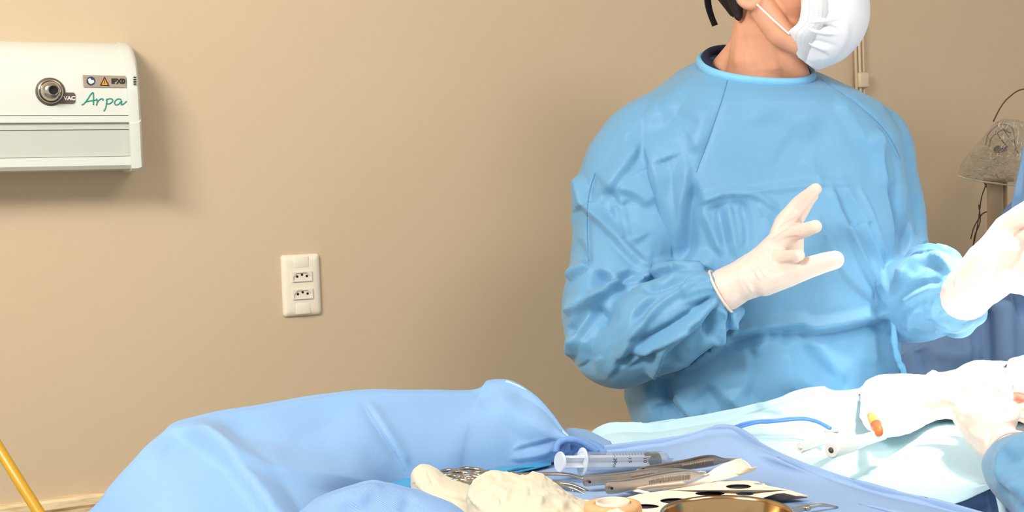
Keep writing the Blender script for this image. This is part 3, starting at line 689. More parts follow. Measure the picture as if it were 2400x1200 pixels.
# ---------------------------------------------------------------- gauze
def gauze(tops, bots, D0, label, seed, strokes=(), amp=.0052, up_=.010):
    cols = []
    for (a, b), (c, d) in zip(tops, bots):
        B = PZ(c, d, 1.132); T = P(a, b, D0); T = Vector((T.x, max(T.y, B.y + .006), T.z)); mid = T.lerp(B, .45) + Vector((0, -.006, up_)); m2 = T.lerp(B, .8) + Vector((0, -.004, up_ * .5))
        cols.append([Vector((T.x, T.y + .03, 1.131)), T + Vector((0, .012, -.004)), T, mid, m2, B])
    o = sheet('gauze_pad', cols, M['gauze'], nu=16, nv=12, strokes=strokes, amp=amp, scale=46, seed=seed, thick=.0012)
    crumple(o.data, .0007, 130, seed + 3, True, 2)
    return tag(o, label, 'gauze', 'crumpled gauze pads')
gauze([(960, 1148), (964, 1112), (978, 1096), (997, 1093), (1018, 1100), (1045, 1116), (1075, 1128), (1108, 1140), (1128, 1168)],
      [(966, 1150), (976, 1160), (992, 1172), (1010, 1180), (1030, 1188), (1055, 1198), (1080, 1210), (1105, 1222), (1135, 1235)], 1.325, 'cream gauze pad standing up at the left, under the ring handles', 1,
      [([(972, 1105), (985, 1140), (1030, 1168), (1100, 1180)], 8, .003), ([(1000, 1100), (1020, 1140), (1060, 1160), (1110, 1160)], 8, -.003), ([(1010, 1150), (1060, 1180)], 6, -.002)], amp=.0014, up_=.004)
gauze([(1096, 1168), (1104, 1146), (1122, 1124), (1150, 1113), (1185, 1114), (1215, 1119), (1250, 1112), (1276, 1124), (1310, 1144), (1345, 1166), (1380, 1184), (1402, 1204)],
      [(1100, 1215), (1110, 1235), (1125, 1250), (1150, 1262), (1185, 1268), (1215, 1270), (1250, 1270), (1285, 1268), (1320, 1262), (1350, 1255), (1385, 1245), (1410, 1235)], 1.245, 'large crumpled cream gauze pad in front of the clamps', 2,
      [([(1108, 1140), (1104, 1165), (1125, 1190), (1140, 1200)], 6, .004), ([(1125, 1135), (1160, 1150), (1175, 1180)], 7, -.003), ([(1215, 1122), (1235, 1150), (1225, 1190)], 8, .004), ([(1256, 1116), (1295, 1145), (1350, 1175)], 8, .003), ([(1150, 1185), (1190, 1165), (1250, 1150)], 7, -.003), ([(1260, 1190), (1280, 1165), (1330, 1190)], 7, .003)])
mb = MB(); pcaps(mb, [(1430, 1204, 1.12, 7), (1445, 1200, 1.115, 9), (1458, 1206, 1.11, 7)]); me = remesh(mb, .0008, 4); crumple(me, .002, 90, 3, True, 2)
tag(link_mesh('gauze_pad', me, M['gauze']), 'tiny twist of white gauze in front of the tan tape roll', 'gauze', 'crumpled gauze pads')

# ---------------------------------------------------------------- tape roll
c = PZ(1436, 1178, 1.157); root = empty('bandage_roll', (c.x, c.y, 1.13), 'tan crinkled adhesive bandage roll lying flat beside the gauze', 'bandage')
me_ = lathe(MB(), [(.0165, 0), (.0255, 0), (.0268, .002), (.0268, .023), (.0255, .0262), (.021, .0275), (.0165, .0268), (.0165, 0)], (c.x, c.y, 1.13), seg=96)
r1 = mesh_obj('bandage_layers', me_.v, me_.f, M['tape'])
v = get_v(r1.data)
for i in range(len(v)):
    dx, dy = v[i, 0] - c.x, v[i, 1] - c.y; rr_ = math.hypot(dx, dy)
    if rr_ > .02:
        a = math.atan2(dy, dx); s = 1 + .02 * math.sin(a * 41 + v[i, 2] * 300) + .015 * mnoise.noise(Vector((a * 9, v[i, 2] * 260, 0))); v[i, 0] = c.x + dx * s; v[i, 1] = c.y + dy * s
set_v(r1.data, v)
mm = lathe(MB(), [(.0145, -.0002), (.0162, -.0002), (.0162, .0280), (.0150, .0285), (.0145, .0275), (.0145, .006), (0, .006)], (c.x, c.y, 1.1305), seg=48); r2 = mesh_obj('cardboard_core', mm.v, mm.f, M['tape_core'])
adopt(root, r1, r2)

# ---------------------------------------------------------------- steel bowl
c = PZ(1703, 1199, 1.176); Rb = .0537
pf = [(0, .004), (.02, .004), (.032, .006), (.042, .012), (.049, .024), (Rb - .0012, .043), (Rb - .0004, .0455), (Rb + .0014, .0465), (Rb + .0024, .0455), (Rb + .0018, .0440), (Rb + .0004, .042), (.0505, .022), (.043, .008), (.034, .001), (.02, 0), (0, 0)]
mm = lathe(MB(), pf, (c.x, c.y, 1.130), seg=96)
bw = tag(mesh_obj('steel_bowl', mm.v, mm.f, M['bowl']), 'round polished steel bowl cut off by the bottom edge of the photo', 'bowl')

# ---------------------------------------------------------------- punched paper sheet
def ell(x, y, w, h, n=28): return [(x + w / 2 * math.cos(2 * math.pi * i / n), y + h / 2 * math.sin(2 * math.pi * i / n)) for i in range(n)]
holes = [ell(1731, 1140.6, 60, 12), ell(1664, 1157, 70, 11.5), ell(1581, 1174, 68, 14), ell(1512, 1187, 66, 12), ell(1746, 1158, 42, 9), ell(1780, 1134.4, 26, 3)]
outl = [(1460, 1169), (1500, 1158), (1560, 1150), (1640, 1137), (1700, 1126.5), (1745, 1125.5), (1775, 1129), (1800, 1139), (1850, 1149), (1895, 1163), (1868, 1162), (1838, 1155), (1820, 1156), (1789, 1166), (1800, 1230), (1480, 1250), (1440, 1200)]
root = empty('punched_paper', PZ(1650, 1150, ZT + .001), 'white paper sheet punched with dark oval openings, behind the steel bowl', 'paper')
loops = [outl] + [h[::-1] for h in holes]
flat = [p for l in loops for p in l]; tri = tessellate_polygon([[Vector((x, y * 4, 0)) for x, y in l] for l in loops])
def pz_(x, y):
    return 1.1375 + .008 * max(0, min(1, (x - 1760) / 80)) * (1 - max(0, (x - 1860) / 60))
mb = MB(); mb.add([PZ(x, y, pz_(x, y)) for x, y in flat], tri); o1 = mesh_obj('paper_layer', mb.v, mb.f, M['paper'], smooth=False)
sd = o1.modifiers.new('t', 'SOLIDIFY'); sd.thickness = .0007; sd.offset = 0
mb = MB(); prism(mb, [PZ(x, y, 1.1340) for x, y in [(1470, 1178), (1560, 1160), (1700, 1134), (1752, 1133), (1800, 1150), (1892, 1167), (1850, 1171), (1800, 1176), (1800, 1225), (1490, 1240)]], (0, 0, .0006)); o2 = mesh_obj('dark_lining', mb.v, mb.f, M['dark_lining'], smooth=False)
mb = MB(); prism(mb, [PZ(x, y, 1.1355) for x, y in ell(1746, 1159, 52, 13)], (0, 0, .0006)); o3 = mesh_obj('blue_patch', mb.v, mb.f, M['drape'], smooth=False)
adopt(root, o1, o2, o3)

# loose folded white paper strips
def zz(p, k=4.8, ox=1460, oy=1060): return (p[0] / k + ox, p[1] / k + oy)
def curved_paper(name, topl, botl, m, label, zl=None, fold=None):
    """strip between an upper and lower photo line, heights given per point"""
    n = len(topl); cols = []
    for i in range(n):
        (a, b), (c_, d_) = topl[i], botl[i]; z1, z2 = zl[i]
        A = PZ(a, b, z1); B = PZ(c_, d_, z2); mid = A.lerp(B, .5) + Vector((0, 0, (fold[i] if fold else .001)))
        cols.append([A, mid, B])
    o = sheet(name, cols, m, nu=8, nv=6, thick=.0005, amp=.0004, scale=60)
    return tag(o, label, 'paper', 'opened paper wrapper strips')
tp = [zz(p) for p in ((-60, 372), (130, 362), (300, 372), (620, 318), (700, 335), (870, 300), (940, 245), (1050, 172), (1180, 110), (1300, 72))]
bt = [zz(p) for p in ((60, 398), (170, 424), (400, 424), (640, 404), (760, 392), (900, 370), (1040, 330), (1180, 298), (1330, 258), (1480, 206))]
curved_paper('paper_wrapper', tp, bt, M['paper'], 'folded white paper strip running under the tweezers tips', [(1.137, 1.135)] * 4 + [(1.138, 1.135), (1.141, 1.136), (1.145, 1.138), (1.151, 1.141), (1.157, 1.145), (1.162, 1.150)], [.0005] * 6 + [.002, .002, .003, .003])
tp = [zz(p) for p in ((1330, 95), (1380, 140), (1430, 178), (1510, 166))]; bt = [zz(p) for p in ((1240, 230), (1300, 245), (1400, 225), (1480, 208))]
curved_paper('paper_wrapper', tp, bt, M['paper'], 'small upturned white paper flap with a pointed corner right of the tweezers', [(1.161, 1.146), (1.158, 1.147), (1.157, 1.150), (1.159, 1.153)])
tp = [zz(p) for p in ((-70, 372), (20, 372), (130, 400), (230, 430), (305, 450))]; bt = [zz(p) for p in ((-40, 390), (20, 405), (90, 430), (180, 450), (280, 464))]
curved_paper('paper_wrapper', tp, bt, M['paper'], 'thin white paper sliver poking out below the front tweezers', [(1.138, 1.137)] * 5)

# ---------------------------------------------------------------- tweezers
def arm(name, tops, bots, D0, D1, th, m, parent):
    """blade standing on its edge: outline from upper and lower photo points, thickness th in depth"""
    n = len(tops); vs = []
    for i in range(n):
        D = D0 + (D1 - D0) * i / (n - 1); a = P(*tops[i], D); b = P(*bots[i], D); mid = (a + b) / 2; bul = th * .35
        vs += [a, mid - fwd * bul, b, b + fwd * th, mid + fwd * (th + bul), a + fwd * th]
    fs = [(i * 6 + j, i * 6 + (j + 1) % 6, (i + 1) * 6 + (j + 1) % 6, (i + 1) * 6 + j) for i in range(n - 1) for j in range(6)]
    fs += [tuple(range(6)), tuple((n - 1) * 6 + j for j in range(6))]
    return sharp(mesh_obj(name, vs, fs, m, parent), 40)
def dens(l, n=6): return [tuple(p) for p in catmull(l, n)]
def tweezers(label, top, bot, D0, D1, dy, ser, m='steel', endcap=True):
    root = empty('tweezers', P(*bot[0], D0), label, 'tweezers', 'surgical tweezers on the tray')
    k = [arm('blade', dens(top), dens(bot), D0, D1, .0012, M[m], None)]
    nb = len(top); t2 = [(x, y + dy * math.sin(math.pi * (.12 + .88 * i / (nb - 1)) ** 1.1)) for i, (x, y) in enumerate(top)]
    b2 = [(x, y + dy * math.sin(math.pi * (.12 + .88 * i / (nb - 1)) ** 1.1)) for i, (x, y) in enumerate(bot)]
    k.append(arm('blade', dens(t2), dens(b2), D0 + .003, D1 + .012, .0012, M[m], None))
    # serrated grip bars
    (xa, xb) = ser; n = int((xb - xa) / 2.6)
    T = np.array(dens(top)); B = np.array(dens(bot)); mb = MB()
    for i in range(n):
        x = xa + (xb - xa) * i / n; f = (x - T[0, 0]) / (T[-1, 0] - T[0, 0]); D = float(np.interp(x, T[:, 0], np.linspace(D0, D1, len(T))))
        yt = np.interp(x, T[:, 0], T[:, 1]); yb = np.interp(x, B[:, 0], B[:, 1]); h = yb - yt
        tube(mb, [P(x, yt + h * .12, D - .0004), P(x, (yt + yb) / 2, D - .0009), P(x, yb - h * .12, D - .0004)], .00028, 5)
    g = mesh_obj('grip_ridges', mb.v, mb.f, M['steel_dark']); g['kind'] = 'stuff'; k.append(g)
    mb = lathe(MB(), [(0, .0012), (.0012, .0008), (.0016, 0)], P(top[0][0] + 16, (top[1][1] + bot[1][1]) / 2, D0 - .0002), -fwd, 12); k.append(mesh_obj('alignment_pin', mb.v, mb.f, M['hole']))
    return adopt(root, *k)
tweezers('long grey steel tweezers next to the syringe tip, uppermost of the three', [(1492, 1102), (1520, 1096), (1560, 1091), (1610, 1083), (1645, 1075), (1672, 1072), (1700, 1077), (1738, 1074)],
         [(1492, 1106), (1520, 1103), (1560, 1103), (1610, 1101), (1645, 1097), (1672, 1092), (1700, 1084), (1738, 1077)], 1.36, 1.38, -7, (1600, 1674), 'steel_dark')
tweezers('steel tweezers with a flat stamped grip end, middle of the three', [(1366, 1124), (1370, 1119), (1400, 1117), (1441, 1114), (1480, 1109), (1530, 1102), (1580, 1101), (1620, 1103), (1655, 1106)],
         [(1366, 1134), (1372, 1140), (1400, 1138), (1441, 1135), (1480, 1127), (1530, 1118), (1580, 1114), (1620, 1110), (1655, 1108)], 1.31, 1.33, -5, (1480, 1545))
tweezers('nearest steel tweezers with ribbed grip, resting on the white paper strip', [(1418, 1140), (1424, 1131), (1460, 1129), (1510, 1121), (1560, 1111), (1600, 1106), (1620, 1106), (1640, 1110), (1662, 1110)],
         [(1418, 1150), (1426, 1158), (1460, 1154), (1510, 1139), (1560, 1133), (1600, 1128), (1620, 1125), (1640, 1117), (1662, 1112)], 1.28, 1.305, -6, (1522, 1620))

# ---------------------------------------------------------------- ring-handled clamps
def clamp(label, rings, piv, tips, r=.012, name='surgical_clamp'):
    root = empty(name, piv, label, 'clamp', 'ring-handled clamps on the tray'); k = []
    for s, (rc, tp_) in enumerate(zip(rings, tips)):
        mb = MB(); d = (piv - rc).normalized(); side = d.cross(Vector((0, 0, 1))).normalized()
        lp = [rc + d * (r * 1.25 * math.cos(a)) + side * (r * math.sin(a)) for a in np.linspace(0, 2 * math.pi, 25)]
        tube(mb, lp, .0021, 8, cap=False)
        a = rc + d * r * 1.25; q = [a, a.lerp(piv, .5) + side * (.003 if s else -.003), piv] + tp_
        C = catmull([list(x) for x in q], 6); n = len(C)
        tube(mb, C, [.0026 - .0014 * i / (n - 1) for i in range(n)], 8)
        k.append(mesh_obj('clamp_arm', mb.v, mb.f, M['chrome']))
    mb = MB(); sphere(mb, piv, (.0042, .0042, .0036), 12, 8); k.append(mesh_obj('box_joint', mb.v, mb.f, M['steel_dark']))
    c1 = rings[0].lerp(piv, .35); mb = MB(); box(mb, c1, (.012, .003, .003)); k.append(mesh_obj('ratchet', mb.v, mb.f, M['steel_dark']))
    adopt(root, *k)
clamp('long slim ring-handled clamp, farthest, lying alongside the teal plastic', [P(1105, 1104, 1.365), P(1062, 1108, 1.36)], P(1200, 1112, 1.365), [[P(1270, 1110, 1.37), P(1330, 1111, 1.37), P(1367, 1122, 1.36)], [P(1270, 1112, 1.365), P(1330, 1113, 1.36), P(1367, 1124, 1.355)]])
clamp('ring-handled clamp with curved tips emerging from under the large gauze', [P(1054, 1120, 1.335), P(1102, 1121, 1.335)], P(1190, 1128, 1.335), [[P(1290, 1133, 1.33), P(1330, 1140, 1.325), P(1346, 1154, 1.32)], [P(1290, 1135, 1.325), P(1340, 1144, 1.32), P(1373, 1159, 1.31)]])
clamp('curved clamp half hidden by gauze, its tip the farthest of the curved tips', [P(1085, 1112, 1.35), P(1130, 1113, 1.35)], P(1210, 1120, 1.35), [[P(1290, 1130, 1.34), P(1340, 1135, 1.335), P(1380, 1151, 1.325)], [P(1290, 1131, 1.337), P(1338, 1136, 1.33), P(1378, 1152, 1.322)]])
# needle holder right of the bowl
root = empty('needle_holder', P(1900, 1188, 1.22), 'steel clamp tips poking out to the right of the bowl', 'clamp'); k = []
for s in (0, 1):
    C = catmull([P(1840, 1203 - s * 3, 1.18), P(1880, 1194 - s * 4, 1.20), P(1925, 1183 + s, 1.21), P(1963, 1189 - s, 1.22)], 6)
    k.append(mesh_obj('jaw', *(lambda q: (q.v, q.f))(tube(MB(), C, [.0028 - .0018 * i / (len(C) - 1) for i in range(len(C))], 8)), M['steel']))
mb = MB(); sphere(mb, P(1893, 1191, 1.20), (.0034, .0034, .003), 12, 8); k.append(mesh_obj('screw', mb.v, mb.f, M['chrome'])); adopt(root, *k)

# ---------------------------------------------------------------- syringe
A = P(1312, 1083, 1.365); B = P(1585, 1079, 1.445); ax = (B - A).normalized(); Ls = (B - A).length
sx_ = lambda x: (P(x, 1083 - (x - 1312) * 4 / 273, 1.365 + (x - 1312) * .08 / 273) - A).dot(ax)
root = empty('syringe', A, 'large clear syringe with a black stopper lying behind the tweezers', 'syringe'); k = []
def lz(name, prof, m, seg=40):
    q = lathe(MB(), prof, A, ax, seg); return sharp(mesh_obj(name, q.v, q.f, m), 45)
R_ = .0112
k.append(lz('thumb_rest', [(0, -.001), (.0105, -.001), (.0115, 0), (.0115, .0012), (.0105, .002), (0, .002)], M['syr_white']))
mb = MB(); e1 = ax.orthogonal().normalized(); e2 = ax.cross(e1)
Rm = Matrix((ax, e1, e2)).transposed()
for w1, w2 in ((.0165, .0014), (.0014, .0165)):
    box(mb, A + ax * ((sx_(1530)) / 2), (sx_(1530), w1, w2), Rm)
k.append(mesh_obj('plunger_rod', mb.v, mb.f, M['syr_white'], smooth=False))
# flange with two wings
fl = []; x0 = sx_(1362)
for i in range(40):
    a = 2 * math.pi * i / 40; rr_ = .0120 + .0040 * abs(math.cos(a)) ** 3; fl.append((math.cos(a) * rr_, math.sin(a) * rr_ * .95))
vv = Vector((0, 0, 1)); vv = (vv - ax * vv.dot(ax)).normalized(); hh = ax.cross(vv)
mb = MB(); prism(mb, [A + ax * x0 + vv * p + hh * q for p, q in fl], ax * .0022); fo = mesh_obj('finger_flange', mb.v, mb.f, M['syr_white']); bevel_obj(fo, .0007); k.append(fo)
k.append(lz('barrel', [(R_ - .001, x0), (R_, x0), (R_, sx_(1548)), (R_ - .002, sx_(1558)), (.0032, sx_(1563)), (.0024, sx_(1582)), (.0018, sx_(1582)), (.0024, sx_(1562)), (R_ - .003, sx_(1556)), (R_ - .001, sx_(1548)), (R_ - .001, x0)], M['syr']))
k.append(lz('stopper', [(0, sx_(1517)), (.0100, sx_(1517)), (.0100, sx_(1521)), (.0093, sx_(1524)), (.0093, sx_(1530)), (.0100, sx_(1533)), (.0100, sx_(1538)), (.004, sx_(1545)), (0, sx_(1546))], M['rubber']))
def on_barrel(s, t):
    s = float(s); t = float(t)   # s along axis, t around: 0 faces the camera
    ref = (CAM - A); ref = (ref - ax * ref.dot(ax)).normalized(); tan = ax.cross(ref)
    return A + ax * s + (ref * math.cos(t) + tan * math.sin(t)) * (R_ + .0002)
s_up = 1 if (on_barrel(.05, .3) - on_barrel(.05, 0)).dot(up) > 0 else -1
mb = MB()
for i, x in enumerate(np.linspace(1428, 1500, 11)):
    L_ = .42 if i % 5 == 0 else .22
    pts = [on_barrel(sx_(x), s_up * (.85 - L_ * t)) for t in (0, .33, .66, 1)]; tube(mb, pts, .00022, 5)
k.append(mesh_obj('scale_marks', mb.v, mb.f, M['ink_black']))
def btext(s, x, size, t0):
    cu = bpy.data.curves.new('t', 'FONT'); cu.body = s; cu.size = size; cu.offset = .00008
    o = bpy.data.objects.new('tmp', cu); COL.objects.link(o)
    me = bpy.data.meshes.new_from_object(o.evaluated_get(bpy.context.evaluated_depsgraph_get())); bpy.data.objects.remove(o)
    v = get_v(me); nv_ = np.array([on_barrel(sx_(x) + b, s_up * (t0 - a / R_)) for a, b, _ in v]); set_v(me, nv_)
    return link_mesh('scale_lettering', me, M['ink_black'], smooth=False)
for s, x in (('20cc', 1424), ('15', 1459), ('10', 1494)): k.append(btext(s, x, .0062, .35))
adopt(root, *k)

# ---------------------------------------------------------------- things on the operating table
def ztube(name, pts, r, m, label=None, cat=None, n=8, seg=10):
    C = catmull([list(P(*p)) for p in pts], n); mb = tube(MB(), C, r, seg); o = mesh_obj(name, mb.v, mb.f, m)
    if label: tag(o, label, cat)
    return o
def onz(px, py, z): r = PZ(px, py, z); return (px, py, (r - CAM).dot(fwd))
root = empty('blue_cable', PZ(1700, 1010, 1.125), 'thin double blue cable curving across the pale drape', 'cable')
a_ = ztube('cable_strand', [onz(1660, 1062, 1.11), onz(1692, 1022, 1.127), onz(1725, 1000, 1.130), onz(1765, 989, 1.133), onz(1820, 985, 1.134), onz(1870, 980, 1.134), onz(1910, 986, 1.132), onz(1946, 1003, 1.129)], .0024, M['tube_blue'])
b_ = ztube('cable_strand', [onz(1668, 1062, 1.11), onz(1700, 1022, 1.127), onz(1735, 1002, 1.130), onz(1775, 991, 1.133), onz(1800, 990, 1.133), onz(1830, 987, 1.134), onz(1880, 983, 1.134), onz(1915, 990, 1.132), onz(1944, 1005, 1.129)], .0018, M['tube_blue'])
adopt(root, a_, b_)
def handpiece(name, a, b, r0_, r1_, label, tipm, sq=False):
    A = PZ(a[0], a[1], a[2]); B = PZ(b[0], b[1], b[2]); d = (B - A).normalized(); Lh = (B - A).length
    root = empty(name, A, label, 'handpiece'); k = []
    prof = [(0, 0), (r0_ * .85, 0), (r0_, .0015), (r0_, Lh * .35), (r1_ * 1.05, Lh * .6), (r1_, Lh * .95), (r1_ * .6, Lh), (0, Lh)]
    q = lathe(MB(), prof, A, d, 6 if sq else 24); k.append(sharp(mesh_obj('shell', q.v, q.f, M['pen']), 35))
    q = lathe(MB(), [(0, -.0006), (r0_ * .35, -.0006), (r0_ * .35, .0004), (0, .0004)], A, d, 16); k.append(mesh_obj('end_socket', q.v, q.f, tipm))
    if sq:
        mb = MB(); box(mb, A.lerp(B, .62) + Vector((0, 0, r0_ * .95)), (.018, .006, .003)); o = mesh_obj('switch_button', mb.v, mb.f, M['panel_grey']); bevel_obj(o, .001); k.append(o)
    return adopt(root, *k)
handpiece('cautery_pen', (1876, 1049, 1.130), (1992, 1008, 1.131), .0072, .0066, 'white angular handpiece lying on the pale drape below the blue cable', M['pen'], True)
handpiece('suction_handle', (1948, 1055, 1.136), (2075, 1016, 1.137), .0098, .007, 'rounded white handle with a small dark socket in its end', M['label_dark'])
c0, c1, c2 = PZ(2043, 976, 1.145), PZ(2055, 998, 1.145), PZ(2061, 1014, 1.144)
root = empty('coloured_tip', c0, 'small amber and red plastic tip glowing on the white towel', 'plastic tip')
q1 = tube(MB(), [c0, c1], [.0062, .0075], 16); q2 = tube(MB(), [c1, c2], [.0078, .0045], 16)
adopt(root, mesh_obj('amber_sleeve', q1.v, q1.f, M['amber']), mesh_obj('red_tip', q2.v, q2.f, M['orange']))

# ---------------------------------------------------------------- yellow hose, lower left
k = ztube('yellow_pole', [(-330, 500, 1.22), (-90, 905, 1.12), (-20, 1022, 1.10), (45, 1128, 1.08), (130, 1262, 1.06), (260, 1470, 1.02), (420, 1730, .98)], .0048, M['yellow'], 'mustard yellow pole slanting across the lower left corner', 'pole', seg=16)

# ---------------------------------------------------------------- right background: stand with bag
Dp = 2.82
root = empty('equipment_stand', (P(2334, 600, Dp).x, P(2334, 600, Dp).y, 0), 'beige metal column stand against the wall behind the hanging blue drape', 'stand'); k = []
x_, y_ = root.location.x, root.location.y; zt_ = P(2334, 428, Dp).z
q = tube(MB(), [(x_, y_, .06), (x_, y_, zt_)], .0175, 24); k.append(mesh_obj('column', q.v, q.f, M['column']))
q = tube(MB(), [(x_ + .03, y_ + .02, .06), (x_ + .03, y_ + .02, zt_)], .006, 12); k.append(mesh_obj('side_rod', q.v, q.f, M['column']))
mb = MB(); box(mb, (x_ + .008, y_, zt_ + .006), (.055, .05, .01)); o = mesh_obj('column_cap', mb.v, mb.f, M['column']); bevel_obj(o, .004); k.append(o)
mb = MB(); box(mb, (x_, y_, .04), (.26, .05, .04)); box(mb, (x_, y_, .04), (.05, .26, .04)); o = mesh_obj('foot', mb.v, mb.f, M['column']); bevel_obj(o, .008); k.append(o)
adopt(root, *k)
# clear bag: crinkled shell of faceted film
rng = random.Random(5)
outb = [(2245, 412), (2252, 385), (2268, 362), (2290, 338), (2312, 312), (2332, 288), (2360, 278), (2395, 284), (2425, 300), (2440, 350), (2436, 405), (2425, 436), (2385, 432), (2345, 428), (2300, 424), (2268, 418)]
cx_, cy_ = 2345, 365; mb = MB(); NR = 18; NA = 48
ob = catmull(outb + [outb[0]], 3)[:NA]
for side in (-1, 1):
    vs = []
    for r in range(NR + 1):
        f = r / NR
        for i in range(NA):
            ox, oy = ob[i]; j = (1 - f) * 0 + f; px_ = cx_ + (ox - cx_) * j; py_ = cy_ + (oy - cy_) * j
            n_ = mnoise.noise(Vector((px_ * .045, py_ * .06, side * 3))) * .04 + (.25 - abs(mnoise.noise(Vector((px_ * .13, py_ * .16, side * 7 + 2))))) * .085
            dep = side * .07 * math.sqrt(max(0, 1 - f * f)) + n_ * (1 - f ** 4)
            vs.append(P(px_, py_, Dp - .02 + dep))
    fs = [(r * NA + i, r * NA + (i + 1) % NA, (r + 1) * NA + (i + 1) % NA, (r + 1) * NA + i) for r in range(NR) for i in range(NA)]
    mb.add(vs, fs)
bag = mesh_obj('plastic_bag', mb.v, mb.f, M['film'], smooth=False)
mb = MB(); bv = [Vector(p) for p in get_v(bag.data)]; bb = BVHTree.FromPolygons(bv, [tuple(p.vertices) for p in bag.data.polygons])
for i in range(90):  # pale tubes laid over the film as built-in glints along its folds
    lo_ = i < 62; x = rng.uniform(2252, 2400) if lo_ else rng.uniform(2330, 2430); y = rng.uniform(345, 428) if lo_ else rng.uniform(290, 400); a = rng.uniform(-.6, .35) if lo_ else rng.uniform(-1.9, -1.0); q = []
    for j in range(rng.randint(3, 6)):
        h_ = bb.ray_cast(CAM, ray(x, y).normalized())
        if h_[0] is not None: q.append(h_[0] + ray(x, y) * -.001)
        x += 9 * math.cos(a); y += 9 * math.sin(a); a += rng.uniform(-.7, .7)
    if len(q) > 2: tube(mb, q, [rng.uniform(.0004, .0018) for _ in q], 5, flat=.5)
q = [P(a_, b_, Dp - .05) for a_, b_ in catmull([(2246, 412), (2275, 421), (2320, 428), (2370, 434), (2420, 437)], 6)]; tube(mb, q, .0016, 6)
cr = mesh_obj('crease_glint', mb.v, mb.f, M['glint'], bag); cr['kind'] = 'stuff'
tag(bag, 'crinkled clear plastic bag covering the top of the beige column stand', 'bag')
root = empty('monitor_cable', P(2335, 285, Dp), 'thin brown wire arching up and out of the plastic bag', 'cable')
k = [ztube('wire', [(2328, 285, Dp), (2345, 252, Dp), (2365, 228, Dp), (2398, 209, Dp + .02), (2460, 212, Dp + .04)], .0016, M['wire'])]
adopt(root, *k)
root = empty('cable_coil', P(2340, 350, Dp), 'coiled brown wires inside the clear plastic bag', 'cable'); k = []
for pts in ([(2310, 340, 2.9), (2318, 312, 2.88), (2345, 292, 2.88), (2372, 300, 2.9), (2378, 335, 2.9), (2386, 360, 2.9)], [(2318, 345, 2.89), (2325, 322, 2.87), (2350, 305, 2.87), (2368, 312, 2.89)], [(2335, 308, 2.88), (2345, 325, 2.86), (2362, 345, 2.87)], [(2350, 300, 2.9), (2362, 318, 2.88), (2374, 335, 2.88)]):
    k.append(ztube('wire', pts, .0013, M['wire']))
adopt(root, *k)
mb = MB(); sphere(mb, P(2342, 350, 2.88), (.014, .01, .009), 12, 8); box(mb, P(2350, 349, 2.88), (.02, .008, .012))
k = tag(link_mesh('cable_clip', remesh(mb, .002, 3), M['purple']), 'small purple clip seen through the clear plastic bag', 'clip')
root = empty('hanging_wires', P(2310, 430, Dp), 'thin tangled brown wires hanging below the bag beside the column', 'cable'); k = []
for pts in ([(2312, 430, 2.88), (2300, 465, 2.88), (2294, 510, 2.88), (2288, 545, 2.88), (2278, 590, 2.88)], [(2318, 495, 2.87), (2302, 502, 2.87), (2284, 530, 2.87), (2275, 560, 2.87)], [(2306, 425, 2.88), (2318, 455, 2.86), (2317, 495, 2.86)], [(2294, 480, 2.88), (2297, 520, 2.87), (2283, 560, 2.88), (2278, 640, 2.88)]):
    k.append(ztube('wire', pts, .0014, M['wire']))
adopt(root, *k)

M['rear_drape'] = mat('rear_blue_drape', (140, 174, 222), .6, var=.05, vscale=5, bump=.2, bscale=500, spec=.3)
# hanging blue drapes, right rear
cols = []
for (x, y0_) in ((2040, 850), (2100, 790), (2170, 712), (2240, 632), (2300, 558), (2345, 502), (2372, 472), (2440, 420), (2600, 330)):
    cols.append([P(x, y0_, 2.62), P(x + 4, (y0_ * 2 + 900) / 3 + 10, 2.58 + .01 * math.sin(x * .05)), P(x + 2, 900, 2.56 + .02 * math.sin(x * .045)), P(x, 1500, 2.58)])
st = [([(2350, 700), (2350, 780), (2352, 870)], 22, .03, .1), ([(2318, 720), (2322, 860)], 14, -.02, .1), ([(2270, 790), (2262, 860)], 12, .012), ([(2150, 810), (2162, 880)], 12, -.015), ([(2180, 830), (2240, 838), (2310, 822)], 8, .012), ([(2380, 640), (2400, 760)], 14, -.02)]
k = sheet('hanging_drape', cols, M['rear_drape'], nu=10, nv=16, strokes=st, amp=.006, scale=7, seed=2)
tag(k, 'darker blue drape hanging diagonally behind the masked person, right edge', 'drape')
cols = []
for x0_, xa, xb in ((2404, 2380, 2371), (2440, 2410, 2400), (2500, 2460, 2440), (2580, 2540, 2520)):
    cols.append([P(x0_, 318 - (x0_ - 2404) * .5, 2.50), P(xa, 420, 2.47), P(xb, 480, 2.46), P(xb + 2, 640, 2.46)])
k = sheet('hanging_drape', cols, M['drape'], nu=8, nv=10, strokes=[([(2400, 360), (2385, 480)], 14, .01)], amp=.005, scale=9, seed=6)
tag(k, 'lighter blue strip of drape hanging above the right-hand glove at the photo edge', 'drape')

# ================================================================ standing person in gown and mask
person = empty('person', (P(1800, 600, 2.12).x, 2.12, 0), 'standing person in pale blue gown, white pleated mask and latex gloves, both hands raised', 'person')
PK = []
def keep(o): PK.append(o); return o
